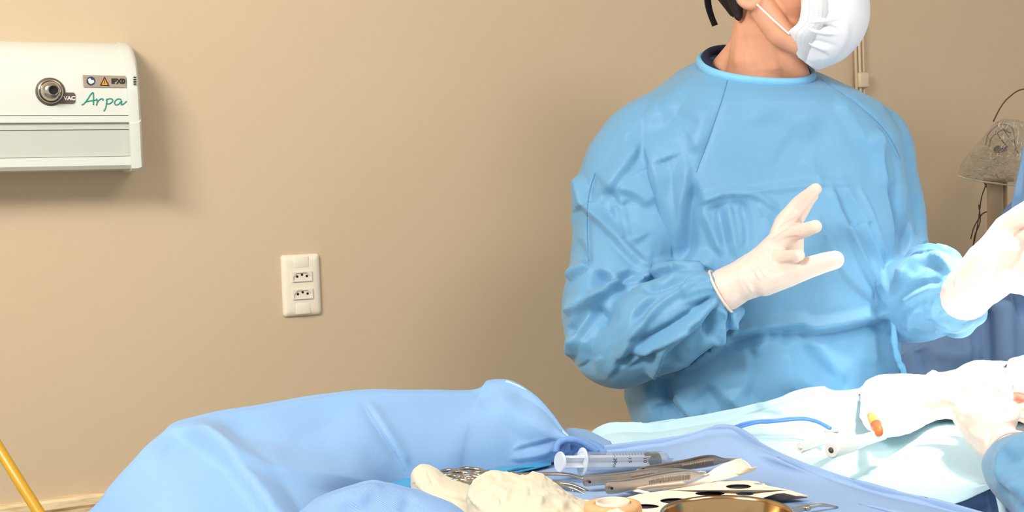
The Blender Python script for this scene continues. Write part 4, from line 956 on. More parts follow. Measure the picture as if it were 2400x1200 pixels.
# ---- gown solid
def ring(L, R, hd, tilt, n=36, e=.85):
    L = Vector(L); R = Vector(R); c = (L + R) / 2; h = (R - L) / 2; fv = Vector((0, -hd, -tilt)); out = []
    for i in range(n):
        a = 2 * math.pi * i / n; ca, sa = math.cos(a), math.sin(a)
        out.append(c + h * (math.copysign(abs(ca) ** e, ca)) + fv * (math.copysign(abs(sa) ** e, sa)))
    return out
def loft(mb, rings):
    n = len(rings[0]); vs = [p for r in rings for p in r]
    fs = [(i * n + j, i * n + (j + 1) % n, (i + 1) * n + (j + 1) % n, (i + 1) * n + j) for i in range(len(rings) - 1) for j in range(n)]
    fs += [tuple(range(n)), tuple((len(rings) - 1) * n + j for j in range(n))]; mb.add(vs, fs)
TR = [((1690, 205, 2.09), (1862, 212, 2.09), .05, .02), ((1650, 160, 2.09), (1893, 176, 2.09), .068, .028), ((1640, 152, 2.09), (1901, 170, 2.09), .078, .030), ((1588, 178, 2.10), (1948, 184, 2.10), .105, .032), ((1532, 218, 2.11), (2008, 209, 2.11), .125, .028),
      ((1482, 258, 2.12), (2062, 240, 2.12), .135, .02), ((1455, 320, 2.12), (2100, 310, 2.12), .14, .01), ((1455, 420, 2.12), (2112, 420, 2.12), .145, 0), ((1530, 560, 2.11), (2106, 560, 2.11), .15, 0),
      ((1560, 700, 2.10), (2096, 700, 2.10), .155, 0), ((1470, 860, 2.10), (2098, 860, 2.10), .16, 0), ((1462, 930, 2.10), (2100, 950, 2.10), .16, 0), ((1490, 1020, 2.10), (2105, 1040, 2.10), .165, 0), ((1500, 1200, 2.10), (2110, 1200, 2.10), .17, 0)]
rings = [ring(P(*a), P(*b), hd, t) for a, b, hd, t in TR]
pl, pr_ = rings[-1][18], rings[-1][0]
for z, k_ in ((.9, 1.0), (.65, 1.03), (.42, 1.06)):
    c = (pl + pr_) / 2; h = (pr_ - pl) / 2 * k_
    rings.append(ring((c.x - h.x, c.y, z), (c.x + h.x, c.y, z), .175 * k_, 0))
gown_mb = MB(); loft(gown_mb, rings)
def sleeve(mb, lst, sq=1.0):
    pts = [P(a, b, c) for a, b, c, r in lst]; rr_ = [r * c / F for a, b, c, r in lst]
    C = catmull([list(p) + [r] for p, r in zip(pts, rr_)], 6)
    for q in C[::2]: sphere(mb, q[:3], q[3], 20, 12)
    tube(mb, [q[:3] for q in C], [q[3] for q in C], 24)
RS = [(1560, 300, 2.12, 92), (1506, 348, 2.12, 106), (1472, 430, 2.11, 118), (1468, 530, 2.10, 122), (1455, 640, 2.06, 122), (1438, 740, 2.02, 122), (1440, 800, 1.99, 108), (1495, 790, 1.96, 104), (1560, 755, 1.93, 106), (1620, 718, 1.90, 82), (1662, 694, 1.88, 56), (1680, 686, 1.87, 42)]
LS = [(1990, 290, 2.14, 70), (2055, 330, 2.14, 76), (2072, 420, 2.14, 76), (2086, 520, 2.13, 80), (2092, 610, 2.10, 84), (2100, 690, 2.05, 92), (2150, 702, 1.98, 100), (2205, 690, 1.92, 92), (2240, 688, 1.88, 72), (2262, 688, 1.86, 58)]
sleeve(gown_mb, RS); sleeve(gown_mb, LS)
# baggy cloth hanging from the forearms and the pointed shoulder tuck
pcaps(gown_mb, [(1380, 430, 2.10, 34), (1380, 520, 2.10, 40)]); pcaps(gown_mb, [(1362, 412, 2.10, 8), (1385, 430, 2.10, 24)])
pcaps(gown_mb, [(1345, 655, 2.05, 14), (1375, 665, 2.04, 34)])
pcaps(gown_mb, [(1560, 800, 1.93, 74), (1640, 765, 1.90, 54), (1705, 735, 1.885, 32)]); pcaps(gown_mb, [(1700, 745, 1.885, 26), (1735, 730, 1.885, 14)])
pcaps(gown_mb, [(2215, 620, 1.93, 44), (2160, 612, 2.0, 40)]); pcaps(gown_mb, [(2285, 735, 1.86, 30), (2240, 745, 1.88, 50)])
pcaps(gown_mb, [(1560, 650, 1.97, 30), (1630, 645, 1.92, 26)])
me = remesh(gown_mb, .0034, 14, .5)
GS = [
 # raglan seams and shoulder
 ([(1705, 189), (1673, 289), (1632, 400)], 3.5, -.0022, .05), ([(1933, 190), (1996, 235), (2062, 292), (2108, 372)], 3.5, -.0022, .05), ([(1395, 405), (1377, 483), (1380, 614)], 4, -.0025, .1),
 ([(1504, 326), (1540, 400), (1558, 490), (1570, 600)], 26, .010, .25),
 ([(1605, 357), (1612, 410), (1598, 490), (1584, 626)], 13, .009, .25), ([(1630, 420), (1616, 480), (1608, 560), (1600, 632)], 11, -.010, .25),
 ([(1504, 326), (1470, 380), (1430, 436), (1405, 452)], 15, .008),
 ([(1357, 407), (1377, 483), (1418, 528), (1467, 582), (1521, 636)], 14, .013, .1), ([(1400, 470), (1445, 520), (1500, 590), (1540, 620)], 18, -.009, .25),
 ([(1445, 447), (1462, 500), (1478, 560), (1526, 542)], 12, .006), ([(1440, 440), (1490, 455), (1520, 490)], 14, .007), ([(1420, 440), (1450, 480), (1470, 550)], 12, -.008),
 # elbow and forearm
 ([(1332, 652), (1355, 638), (1380, 620)], 11, .012, .1), ([(1385, 640), (1440, 655), (1500, 640)], 16, -.017, .2), ([(1385, 625), (1370, 600), (1345, 560)], 16, -.006),
 ([(1319, 737), (1360, 722), (1405, 702), (1463, 650)], 12, .012, .15), ([(1330, 790), (1370, 742), (1420, 715)], 15, -.014, .2),
 ([(1337, 850), (1352, 790), (1385, 730), (1413, 690), (1465, 648)], 12, .014, .12), ([(1345, 720), (1380, 690), (1440, 680)], 14, -.007),
 ([(1395, 880), (1375, 830), (1395, 770), (1440, 700)], 15, -.008), ([(1418, 892), (1463, 830), (1508, 762), (1562, 704), (1670, 645)], 12, .012, .3),
 ([(1458, 652), (1495, 662), (1521, 643), (1580, 634), (1630, 616), (1678, 632)], 13, .012, .12), ([(1490, 672), (1540, 668), (1590, 648), (1640, 634)], 8, -.012), ([(1480, 770), (1500, 730), (1545, 690), (1610, 655)], 12, -.013, .2),
 ([(1456, 868), (1535, 812), (1616, 762), (1686, 702)], 9, .012, .3), ([(1470, 800), (1520, 790), (1600, 745), (1670, 690)], 12, -.010, .2), ([(1440, 860), (1465, 840), (1540, 830)], 10, -.008),
 ([(1524, 886), (1545, 850), (1562, 812), (1618, 770)], 8, .011, .1), ([(1545, 860), (1590, 820), (1650, 770), (1680, 720)], 11, -.010), ([(1570, 870), (1640, 840), (1710, 780), (1745, 735)], 14, .006),
 ([(1679, 810), (1690, 765), (1694, 718)], 9, .010, .12), ([(1705, 790), (1705, 760), (1702, 730)], 7, -.009), ([(1722, 775), (1718, 750), (1708, 728)], 7, .007), ([(1655, 800), (1668, 750), (1684, 715)], 8, -.008),
 ([(1600, 665), (1640, 655), (1680, 660)], 6, .005), ([(1590, 700), (1640, 680), (1685, 675)], 7, .005), ([(1600, 720), (1645, 705), (1680, 695)], 6, -.005),
 # chest creases
 ([(1637, 478), (1680, 462), (1701, 456), (1761, 458), (1800, 478), (1826, 502)], 8, .0065, .15), ([(1650, 500), (1700, 480), (1760, 478)], 12, -.005), ([(1740, 452), (1850, 442), (1930, 432), (2020, 432)], 7, .004, .2),
 ([(1706, 466), (1718, 530), (1732, 606)], 9, .006), ([(1651, 488), (1672, 540), (1696, 600)], 8, .0055), ([(1735, 470), (1748, 540), (1745, 600)], 9, -.006), ([(1678, 480), (1690, 540), (1700, 590)], 9, -.005),
 ([(1773, 470), (1800, 520), (1812, 570)], 8, .004), ([(1945, 432), (1988, 533), (2040, 640), (2088, 726)], 8, .006, .1), ([(1974, 432), (2020, 510), (2060, 610), (2083, 690)], 7, .005, .1), ([(1960, 440), (2002, 530), (2050, 640)], 7, -.005), ([(2012, 430), (2050, 520), (2080, 620)], 8, .004),
 ([(1900, 470), (1940, 560), (1980, 640), (2060, 720)], 9, .003), ([(2050, 300), (2078, 370), (2098, 450)], 14, .010), ([(2065, 330), (2085, 420), (2108, 540), (2096, 610)], 10, -.014), ([(2125, 420), (2120, 500), (2140, 560)], 10, .008), ([(2137, 450), (2150, 520), (2152, 560)], 10, -.006),
 ([(1850, 300), (1900, 330), (1960, 300)], 40, -.004), ([(1750, 280), (1830, 260), (1900, 330)], 30, .003), ([(1960, 220), (2010, 300), (2050, 360)], 22, .005), ([(1880, 370), (1920, 420), (1925, 432)], 10, .003),
 ([(1560, 230), (1500, 290), (1450, 340)], 22, .005), ([(1620, 210), (1560, 280), (1520, 320)], 22, -.005), ([(1660, 240), (1640, 330), (1610, 350)], 22, .005), ([(1560, 250), (1640, 300)], 22, -.004),
 # waist fold: bulge above, shadow line below
 ([(1700, 788), (1760, 772), (1830, 762), (1873, 757), (1909, 767), (1988, 755), (2088, 732)], 10, .009, .06), ([(1700, 803), (1760, 788), (1830, 776), (1905, 783), (1988, 772), (2088, 750)], 9, -.010, .08),
 ([(1545, 880), (1562, 940), (1600, 985)], 13, -.016, .1), ([(1575, 900), (1600, 950), (1640, 1000)], 15, .009), ([(1520, 900), (1530, 960), (1540, 1010)], 16, .007), ([(1700, 920), (1735, 960), (1775, 1000)], 16, .008), ([(1650, 900), (1690, 960), (1720, 1000)], 20, -.007),
 ([(1800, 770), (1790, 800), (1768, 838)], 13, .006), ([(1840, 775), (1832, 810)], 12, -.005), ([(1885, 770), (1930, 830), (1985, 900)], 16, .006), ([(1870, 790), (1900, 840), (1960, 890)], 16, -.006), ([(1740, 800), (1750, 860), (1748, 930)], 18, .004), ([(2045, 760), (2050, 860)], 14, .004), ([(1850, 820), (1856, 930)], 10, .003),
 # left arm (viewer right)
 ([(2105, 660), (2140, 625), (2180, 600), (2235, 640)], 10, .011, .15), ([(2120, 640), (2170, 616), (2215, 630)], 7, -.005), ([(2150, 575), (2195, 580), (2228, 602)], 9, .007), ([(2100, 700), (2150, 668), (2210, 655)], 9, -.006), ([(2110, 720), (2160, 690), (2205, 668)], 12, .007),
 ([(2130, 780), (2140, 740), (2160, 720)], 9, .006), ([(2170, 770), (2230, 772), (2290, 755)], 12, .006), ([(2120, 770), (2180, 790), (2240, 780)], 10, -.006), ([(2190, 700), (2195, 740), (2230, 765)], 10, .006), ([(2150, 715), (2185, 712)], 8, .004), ([(2250, 760), (2290, 745), (2310, 722)], 8, -.006)]
def gw(v):
    x, y, D = project(v); k = np.clip((1640 - x) / 60, 0, 1) + np.clip((x - 2080) / 40, 0, 1)
    return .18 + .42 * np.clip(k, 0, 1) * np.clip((y - 300) / 120, 0, 1)
crumple(me, .010, 6.5, 4, True, 2, gw)
relief(me, [(a[0], a[1], a[2] * 1.3) + tuple(a[3:]) for a in GS]); smooth_mesh(me, 1, .3)
gown = keep(link_mesh('surgical_gown', me, M['gown']))
from mathutils.bvhtree import BVHTree
gv = [Vector(p) for p in get_v(me)]; bvh = BVHTree.FromPolygons(gv, [tuple(p.vertices) for p in me.polygons])
def seam(pts, r=.0008, name='seam', m=None, lift=.0002):
    q = []
    for x, y in catmull(pts, 10):
        d = ray(x, y).normalized(); h_ = bvh.ray_cast(CAM, d)
        if h_[0] is not None: q.append(h_[0] - d * lift)
    if len(q) > 2:
        t = tube(MB(), q, r, 6); keep(mesh_obj(name, t.v, t.f, m or M['seam']))
for pts in ([(1705, 189), (1690, 240), (1673, 289), (1655, 340), (1632, 404)], [(1925, 186), (1960, 210), (1996, 235), (2030, 263), (2062, 292), (2090, 330), (2110, 372)], [(1395, 405), (1384, 440), (1377, 483), (1376, 540), (1380, 614)]):
    seam(pts)
# collar binding and undershirt
rc = ring(P(1640, 152, 2.09), P(1901, 170, 2.09), .080, .032, 60)
q = tube(MB(), [p + Vector((0, 0, .002)) for p in rc] + [rc[0] + Vector((0, 0, .002))], .0052, 10, flat=1.6, flatdir=(0, 0, 1), cap=False); keep(mesh_obj('neck_binding', q.v, q.f, M['gown_trim']))
rc2 = ring(P(1655, 149, 2.09), P(1895, 175, 2.09), .062, .036, 48)
q = tube(MB(), [p + Vector((0, 0, .003)) for p in rc2] + [rc2[0] + Vector((0, 0, .003))], .0075, 10, cap=False); keep(mesh_obj('undershirt_collar', q.v, q.f, M['navy']))
# side tie
mb = MB(); C = catmull([list(P(*p)) for p in ((2090, 690, 1.99), (2094, 740, 1.955), (2096, 800, 1.955), (2106, 845, 1.965), (2118, 872, 1.97), (2122, 930, 1.98))], 8)
tube(mb, C, [.004 + .0016 * abs(math.sin(i * .5)) for i in range(len(C))], 8); keep(mesh_obj('waist_tie', mb.v, mb.f, M['gown_trim']))

# ---- head and body (one continuous skin mesh)
HS = 1.07; yaw = math.radians(62); HO = P(1805, -18, 2.05)
hf = Vector((math.sin(yaw), -math.cos(yaw), -.04)).normalized(); hl = Vector((-hf.y, hf.x, 0)).normalized(); hu = hf.cross(hl) * -1
if hu.z < 0: hu = -hu
HR = Matrix((hl, hf, hu)).transposed()
def Hd(x, y, z, s=1.0):
    x = float(x); y = float(y); z = float(z)
    return HO + hl * (x * s) + hf * (y * s) + hu * (z * s)
def Hs(x, y, z): return Hd(x, y, z, HS)
def head_parts(mb, H, R, s):
    sphere(mb, H(0, -.012, .064), (.076 * s, .090 * s, .088 * s), 28, 18, R)
    sphere(mb, H(0, .045, .012), (.060 * s, .052 * s, .078 * s), 24, 16, R)
    for sx in (-1, 1):
        capsule(mb, [H(sx * .056, .004, -.03), H(sx * .050, .030, -.068), H(sx * .022, .070, -.092)], [.021 * s, .020 * s, .018 * s], 16)
        sphere(mb, H(sx * .034, .066, -.008), (.028 * s, .024 * s, .03 * s), 16, 10, R)
        sphere(mb, H(sx * .030, .078, .040), (.024 * s, .014 * s, .009 * s), 14, 8, R)   # brow
    sphere(mb, H(0, .078, -.090), (.022 * s, .018 * s, .018 * s), 16, 10, R)
    sphere(mb, H(0, .03, -.062), (.046 * s, .05 * s, .034 * s), 18, 12, R)
    capsule(mb, [H(0, .092, .032), H(0, .106, .010), H(0, .112, -.004)], [.008 * s, .010 * s, .012 * s], 12)
    sphere(mb, H(0, .088, -.040), (.022 * s, .012 * s, .008 * s), 14, 8, R); sphere(mb, H(0, .086, -.052), (.018 * s, .011 * s, .007 * s), 14, 8, R)
def ear(mb, H, R, s, sx):
    sphere(mb, H(sx * .072, -.006, .004), (.010 * s, .016 * s, .028 * s), 14, 10, R)
    pts = [H(sx * .077, .010, .002), H(sx * .080, .012, .022), H(sx * .083, .000, .034), H(sx * .085, -.016, .028), H(sx * .085, -.022, .008), H(sx * .082, -.016, -.014), H(sx * .079, -.004, -.027), H(sx * .076, .006, -.024), H(sx * .074, .010, -.012)]
    C = catmull([list(p) for p in pts], 5); tube(mb, C, [.0052 * s * (1.25 if 26 < i < 38 else .9) for i in range(len(C))], 10)
    capsule(mb, [H(sx * .078, -.010, .018), H(sx * .079, -.013, .0), H(sx * .077, -.006, -.012)], [.0035 * s] * 3, 8)
    sphere(mb, H(sx * .076, -.002, -.023), (.005 * s, .009 * s, .008 * s), 12, 8, R)
mb = MB(); head_parts(mb, Hs, HR, HS); ear(mb, lambda x, y, z: Hs(x * 1.03, y * 1.25 - .006, z * 1.08), HR, HS * 1.1, -1); ear(mb, Hs, HR, HS, 1)
pcaps(mb, [(1786, 40, 2.07, 66), (1784, 90, 2.06, 70), (1783, 140, 2.07, 76), (1783, 205, 2.10, 96)])
pcaps(mb, [(1760, 90, 2.09, 40), (1725, 130, 2.11, 34), (1690, 165, 2.12, 30)]); pcaps(mb, [(1840, 120, 2.04, 40), (1858, 165, 2.05, 36), (1866, 205, 2.07, 40)])
# hidden trunk, arms, legs
capsule(mb, [P(1783, 250, 2.12), P(1790, 500, 2.12), P(1790, 800, 2.12), P(1795, 1080, 2.12)], [.09, .12, .11, .12])
capsule(mb, [P(1790, 280, 2.12), P(1600, 320, 2.12), P(1470, 480, 2.11), P(1445, 760, 2.02), P(1600, 730, 1.92), P(1700, 680, 1.87)], [.07, .045, .032, .028, .026, .022])
capsule(mb, [P(1790, 280, 2.12), P(2000, 330, 2.13), P(2080, 480, 2.13), P(2100, 690, 2.05), P(2200, 692, 1.93), P(2265, 685, 1.85)], [.07, .04, .030, .028, .026, .022])
hx, hy = P(1795, 1080, 2.12).x, 2.1
for s in (-1, 1): capsule(mb, [(hx + s * .09, hy, .92), (hx + s * .10, hy - .01, .50), (hx + s * .105, hy + .02, .10)], [.085, .055, .04])
me = remesh(mb, .0034, 6, .5)
relief(me, [([(1762, 30), (1795, 100), (1845, 190)], 26, .0035, .3), ([(1735, 60), (1752, 120), (1775, 185)], 30, -.004, .3)])
keep(link_mesh('body', me, M['skin']))
for s in (-1, 1):
    mb = MB(); capsule(mb, [(hx + s * .09, hy, .85), (hx + s * .10, hy - .01, .50), (hx + s * .105, hy + .02, .09)], [.10, .085, .075], 20)
    keep(link_mesh('trouser_leg', remesh(mb, .008, 6), M['navy']))
    mb = MB(); sphere(mb, (hx + s * .105, hy - .05, .035), (.048, .13, .035), 20, 12); sphere(mb, (hx + s * .105, hy + .03, .05), (.04, .05, .05), 16, 10)
    me = remesh(mb, .005, 4); v = get_v(me); v[:, 2] = np.maximum(v[:, 2], 0.001); set_v(me, v); keep(link_mesh('shoe', me, M['black']))
# eyes
for s in (-1, 1):
    mb = MB(); sphere(mb, Hs(s * .031, .079, .026), .0125, 16, 12); keep(mesh_obj('eye', mb.v, mb.f, M['mask']))
    mb = MB(); sphere(mb, Hs(s * .031, .0905, .026), (.0055, .0055, .0055), 12, 8); keep(mesh_obj('iris', mb.v, mb.f, M['hair']))
# cap, hair, tie
mb = MB(); sphere(mb, Hs(0, -.02, .070), (.084 * HS, .103 * HS, .092 * HS), 32, 20, HR)
me = remesh(mb, .004, 3); v = get_v(me); bot = np.array(Hs(0, 0, .052)); nn_ = np.array(hu) + np.array(hf) * -.25; nn_ /= np.linalg.norm(nn_)
dd = (v - bot) @ nn_; m_ = dd < 0; v[m_] -= nn_ * dd[m_][:, None]; set_v(me, v); keep(link_mesh('surgical_cap', me, M['black']))
mb = MB()
capsule(mb, [Hs(-.045, -.060, .05), Hs(-.046, -.050, .015), Hs(-.046, -.040, -.012), Hs(-.044, -.036, -.040)], [.034, .026, .014, .007], 16)
capsule(mb, [Hs(.045, -.065, .05), Hs(.046, -.068, .015), Hs(.040, -.062, -.012), Hs(.036, -.052, -.030)], [.034, .030, .022, .012], 16)
capsule(mb, [Hs(0, -.085, .05), Hs(0, -.068, .015), Hs(0, -.052, -.02)], [.036, .028, .018], 16)
sphere(mb, Hs(0, -.014, .062), (.080 * HS, .093 * HS, .086 * HS), 32, 20, HR)
me = remesh(mb, .003, 4); v = get_v(me); loc = (v - np.array(HO)) @ np.array(HR)   # trim the hair to behind the ears
t_ = np.maximum(loc[:, 1] + .030 - .35 * np.clip(loc[:, 2] - .03, 0, 1), 0); v -= t_[:, None] * np.array(hf); set_v(me, v); crumple(me, .0015, 140, 1); keep(link_mesh('hair', me, M['hair']))
mb = MB(); C = catmull([list(P(*p)) for p in ((1690, -70, 2.12), (1664, -45, 2.11), (1658, -15, 2.10), (1660, 12, 2.10), (1666, 35, 2.09), (1676, 60, 2.09))], 6)
tube(mb, C, [.0068] * len(C), 8, flat=.12, flatdir=(0.1, -1, 0)); keep(mesh_obj('cap_tie', mb.v, mb.f, M['black']))

# ---- mask
rows = [((.120, .052), (.080, .040, .062)), ((.150, .016), (.074, .012, .071)), ((.159, -.018), (.072, -.018, .072)), ((.161, -.045), (.071, -.044, .072)), ((.156, -.068), (.066, -.061, .070)),
        ((.145, -.090), (.050, -.074, .065)), ((.120, -.114), (.050, -.088, .055)), ((.080, -.130), (.060, -.112, .040))]
RC = catmull([list(a) + list(b) for a, b in rows], 12); NS = 90; vs = []
for yc, zc, ye, ze, xe in RC:
    for j in range(NS + 1):
        s = -1 + 2 * j / NS; cs = max(0, math.cos(s * math.pi / 2)); w_ = cs ** .75
        vs.append(Hd(xe * math.sin(s * math.pi / 2) ** 1 * 1.0, ye + (yc - ye) * w_, ze + (zc - ze) * w_))
n1 = NS + 1; fs = [(i * n1 + j, i * n1 + j + 1, (i + 1) * n1 + j + 1, (i + 1) * n1 + j) for i in range(len(RC) - 1) for j in range(NS)]
me = bpy.data.meshes.new('face_mask'); me.from_pydata([tuple(v) for v in vs], [], fs); me.update()
nn_ = get_n(me); vv_ = get_v(me)
if ((vv_ - np.array(HO)) * nn_).sum(1).mean() < 0: me.flip_normals(); me.update()
relief(me, [(q[0], q[1] * .9, q[2] * 1.1, .5) for q in [([(1888, 62), (1935, 60), (1968, 70)], 7, -.006, .25), ([(1888, 54), (1940, 46), (1975, 40)], 8, .003), ([(1885, 66), (1930, 76), (1965, 80)], 7, .004, .2), ([(1893, 90), (1930, 98), (1960, 106)], 6, -.003), ([(1900, 108), (1925, 122), (1945, 134)], 6, -.004), ([(1890, 98), (1920, 112), (1945, 122)], 6, .003),
            ([(1868, 8), (1930, 10), (2000, 4)], 2.5, -.0012, .02), ([(1888, 17), (1940, 16), (2000, 8)], 2.5, -.0012, .02), ([(1985, 40), (1980, 90), (1960, 130)], 14, .003), ([(1900, 40), (1940, 30), (1980, 22)], 8, -.0025), ([(1870, 120), (1895, 145), (1930, 152)], 5, -.0015)]], vis=True)
mk = link_mesh('face_mask', me, M['mask']); md = mk.modifiers.new('t', 'SOLIDIFY'); md.thickness = .001; md.offset = 1; keep(mk)
for side in (0, NS):
    mb = MB(); jj = 0 if side == 0 else NS; st_ = 1 if side == 0 else -1; vs2 = []
    for i in range(len(RC)):
        a = Vector(vs[i * n1 + jj]); b = Vector(vs[i * n1 + jj + st_ * 10]); d = (a - HO).normalized()
        sgn = hl * (-1 if side == 0 else 1)
        vs2 += [a + sgn * .0006, a + sgn * .0028 + hf * .001, b + sgn * .0026 + hf * .0012, b + sgn * .0002]
    n_ = len(RC); fs2 = [(i * 4 + j, i * 4 + j + 1, (i + 1) * 4 + j + 1, (i + 1) * 4 + j) for i in range(n_ - 1) for j in range(3)]
    keep(mesh_obj('mask_edge_band', vs2, fs2, M['mask']))
    # weld dashes
    mb = MB()
    for i in range(2, len(RC) - 2, 2):
        for q_ in (2, 4, 6, 8):
            p = Vector(vs[i * n1 + jj + st_ * q_]); box(mb, p + hl * (-.0026 if side == 0 else .0026) + hf * .0012, (.0006, .0012, .0005), HR)
    w_ = mesh_obj('weld_marks', mb.v, mb.f, M['panel_grey']); w_['kind'] = 'stuff'; keep(w_)
for sx in (-1, 1):
    for pts in ([(sx * .088, .004, -.030), (sx * .085, .018, -.044), (sx * .079, .036, -.062), (sx * .068, .052, -.078)], [(sx * .090, .012, .046), (sx * .086, .034, .022), (sx * .082, .056, -.002), (sx * .075, .072, -.026)]):
        C = catmull([list(Hd(*p)) for p in pts], 6); q = tube(MB(), C, .0016, 8); keep(mesh_obj('ear_loop', q.v, q.f, M['maskband']))

# ---- gloves
def glove(chains, strokes, cuff, seed, voxel=.0017, crump=.0004):
    mb = MB()
    for c in chains: pcaps(mb, c)
    me = remesh(mb, voxel, 7, .5); crumple(me, crump, 60, seed); relief(me, strokes)
    g = link_mesh('latex_glove', me, M['glove'])
    (x, y, D, a, b, ang), dirn = cuff
    ca, sa = math.cos(math.radians(ang)), math.sin(math.radians(ang)); pts = []
    dn = (P(*dirn) - P(x, y, D)).normalized(); e2 = dn.cross(fwd).normalized(); e1 = e2.cross(dn).normalized()
    for i in range(41):
        t = 2 * math.pi * i / 40; pts.append(P(x, y, D) + e2 * (a * D / F * math.cos(t)) + e1 * (b * D / F * math.sin(t)))
    q = tube(MB(), pts, .0022, 8, cap=False); c_ = mesh_obj('rolled_cuff', q.v, q.f, M['glove']); c_.parent = g
    return g
RG = [[(1702, 678, 1.87, 51), (1740, 656, 1.862, 47), (1775, 632, 1.858, 46), (1812, 592, 1.862, 36)], [(1740, 660, 1.86, 46), (1800, 645, 1.848, 42), (1838, 628, 1.842, 34)], [(1790, 615, 1.86, 40), (1828, 560, 1.872, 26)],
      [(1822, 572, 1.872, 27), (1836, 522, 1.874, 22), (1872, 478, 1.862, 19), (1912, 443, 1.838, 14.5)],
      [(1845, 570, 1.885, 26), (1862, 515, 1.895, 22), (1890, 472, 1.888, 18), (1905, 458, 1.875, 14)],
      [(1855, 530, 1.885, 26), (1856, 590, 1.88, 28), (1862, 545, 1.885, 22)],
      [(1822, 582, 1.855, 26), (1858, 548, 1.832, 20), (1885, 540, 1.812, 17.5), (1911, 531, 1.795, 16)],
      [(1812, 612, 1.85, 30), (1842, 606, 1.822, 20), (1873, 598, 1.785, 14)],
      [(1790, 655, 1.845, 40), (1850, 640, 1.825, 32), (1895, 627, 1.805, 26), (1930, 616, 1.792, 24), (1957, 609, 1.782, 22)]]
g1 = glove(RG, [([(1818, 545), (1835, 530), (1880, 505)], 6, -.002), ([(1812, 575), (1840, 560), (1880, 556)], 6, -.002), ([(1795, 640), (1830, 622), (1870, 612)], 8, -.003), ([(1755, 600), (1772, 640), (1788, 662)], 4, .0022), ([(1768, 592), (1783, 630), (1798, 652)], 4, .0022), ([(1782, 585), (1794, 620), (1808, 640)], 4, .002), ([(1796, 575), (1806, 610), (1816, 628)], 4, .002), ([(1735, 622), (1748, 660), (1766, 690)], 5, .0018),
              ([(1745, 615), (1758, 655), (1770, 668)], 4, .001), ([(1862, 482), (1872, 496)], 3, -.001), ([(1870, 536), (1876, 548)], 3, -.001), ([(1728, 618), (1735, 660), (1760, 700)], 5, .0008)], ((1690, 683, 1.872, 54, 54, 0), (1740, 656, 1.862)), 3)
LG = [[(2262, 692, 1.85, 60), (2285, 668, 1.835, 60), (2320, 625, 1.82, 62), (2352, 585, 1.81, 54)], [(2300, 665, 1.83, 56), (2350, 632, 1.815, 54), (2385, 612, 1.81, 42)], [(2350, 600, 1.815, 50), (2378, 560, 1.81, 34)],
      [(2335, 580, 1.82, 40), (2358, 535, 1.815, 31), (2385, 512, 1.80, 27), (2430, 480, 1.78, 24), (2465, 460, 1.77, 19)],
      [(2370, 590, 1.81, 34), (2405, 565, 1.80, 25), (2450, 535, 1.79, 22), (2490, 515, 1.78, 18)],
      [(2378, 610, 1.805, 32), (2410, 605, 1.79, 24), (2460, 590, 1.775, 21), (2500, 580, 1.77, 17)],
      [(2380, 630, 1.80, 32), (2420, 645, 1.785, 23), (2470, 640, 1.77, 20), (2505, 632, 1.765, 16)],
      [(2350, 650, 1.80, 36), (2400, 668, 1.785, 24), (2445, 690, 1.77, 20), (2470, 700, 1.765, 16)]]
g2 = glove(LG, [([(2338, 528), (2355, 545), (2372, 553)], 3.5, .0016), ([(2268, 640), (2290, 655), (2300, 680)], 16, .0025), ([(2235, 655), (2232, 690), (2262, 722)], 4, -.0014), ([(2246, 645), (2242, 690), (2275, 718)], 4, .0014), ([(2222, 660), (2220, 695), (2250, 735)], 4, .001), ([(2372, 556), (2400, 538)], 6, -.003)], ((2252, 700, 1.862, 58, 55, 0), (2320, 620, 1.82)), 8)
keep(g1); keep(g2)
for g in (g1, g2):
    for ch in g.children: ch.matrix_parent_inverse = Matrix.Identity(4)
adopt(person, *PK)

# ================================================================ assistant reaching in from the right
ass = empty('person', (.95, 1.05, 0), 'person mostly outside the frame, gloved hand and blue sleeve reaching in at lower right', 'person'); AK = []
AG = [[(2368, 1062, 1.40, 50), (2345, 1045, 1.42, 52), (2320, 1020, 1.45, 52), (2285, 985, 1.50, 46)], [(2320, 1005, 1.45, 50), (2270, 975, 1.52, 38)],
      [(2275, 965, 1.53, 30), (2245, 945, 1.56, 20), (2210, 942, 1.58, 15), (2180, 950, 1.59, 12)], [(2285, 950, 1.53, 26), (2290, 930, 1.57, 18), (2275, 915, 1.60, 13), (2250, 915, 1.61, 10)],
      [(2300, 950, 1.50, 26), (2325, 930, 1.54, 17), (2330, 912, 1.57, 13), (2310, 900, 1.59, 10)], [(2330, 970, 1.47, 28), (2355, 945, 1.49, 17), (2362, 925, 1.52, 13), (2350, 905, 1.54, 10)], [(2345, 1010, 1.42, 30), (2365, 985, 1.42, 20), (2378, 965, 1.44, 14), (2372, 948, 1.46, 10)]]
g3 = glove(AG, [([(2310, 1010), (2312, 1060), (2325, 1100)], 4, .0014), ([(2320, 1005), (2318, 1050), (2332, 1095)], 4, -.0012), ([(2235, 985), (2275, 1015), (2312, 1040)], 8, .0025), ([(2330, 1000), (2350, 990), (2380, 985)], 4, .001)], ((2368, 1060, 1.40, 56, 50, 0), (2320, 1020, 1.45)), 5); AK.append(g3)
mb = MB(); q = [P(2352, 1092, 1.365), P(2400, 1104, 1.29), P(2480, 1135, 1.21), P(2640, 1230, 1.10)]
sh = Vector((.78, 1.10, 1.40))
C = catmull([list(p) + [r] for p, r in zip(q + [Vector((.72, 1.02, 1.18)), sh], (.024, .040, .052, .06, .065, .07))], 6)
for p in C: sphere(mb, p[:3], p[3], 18, 10)
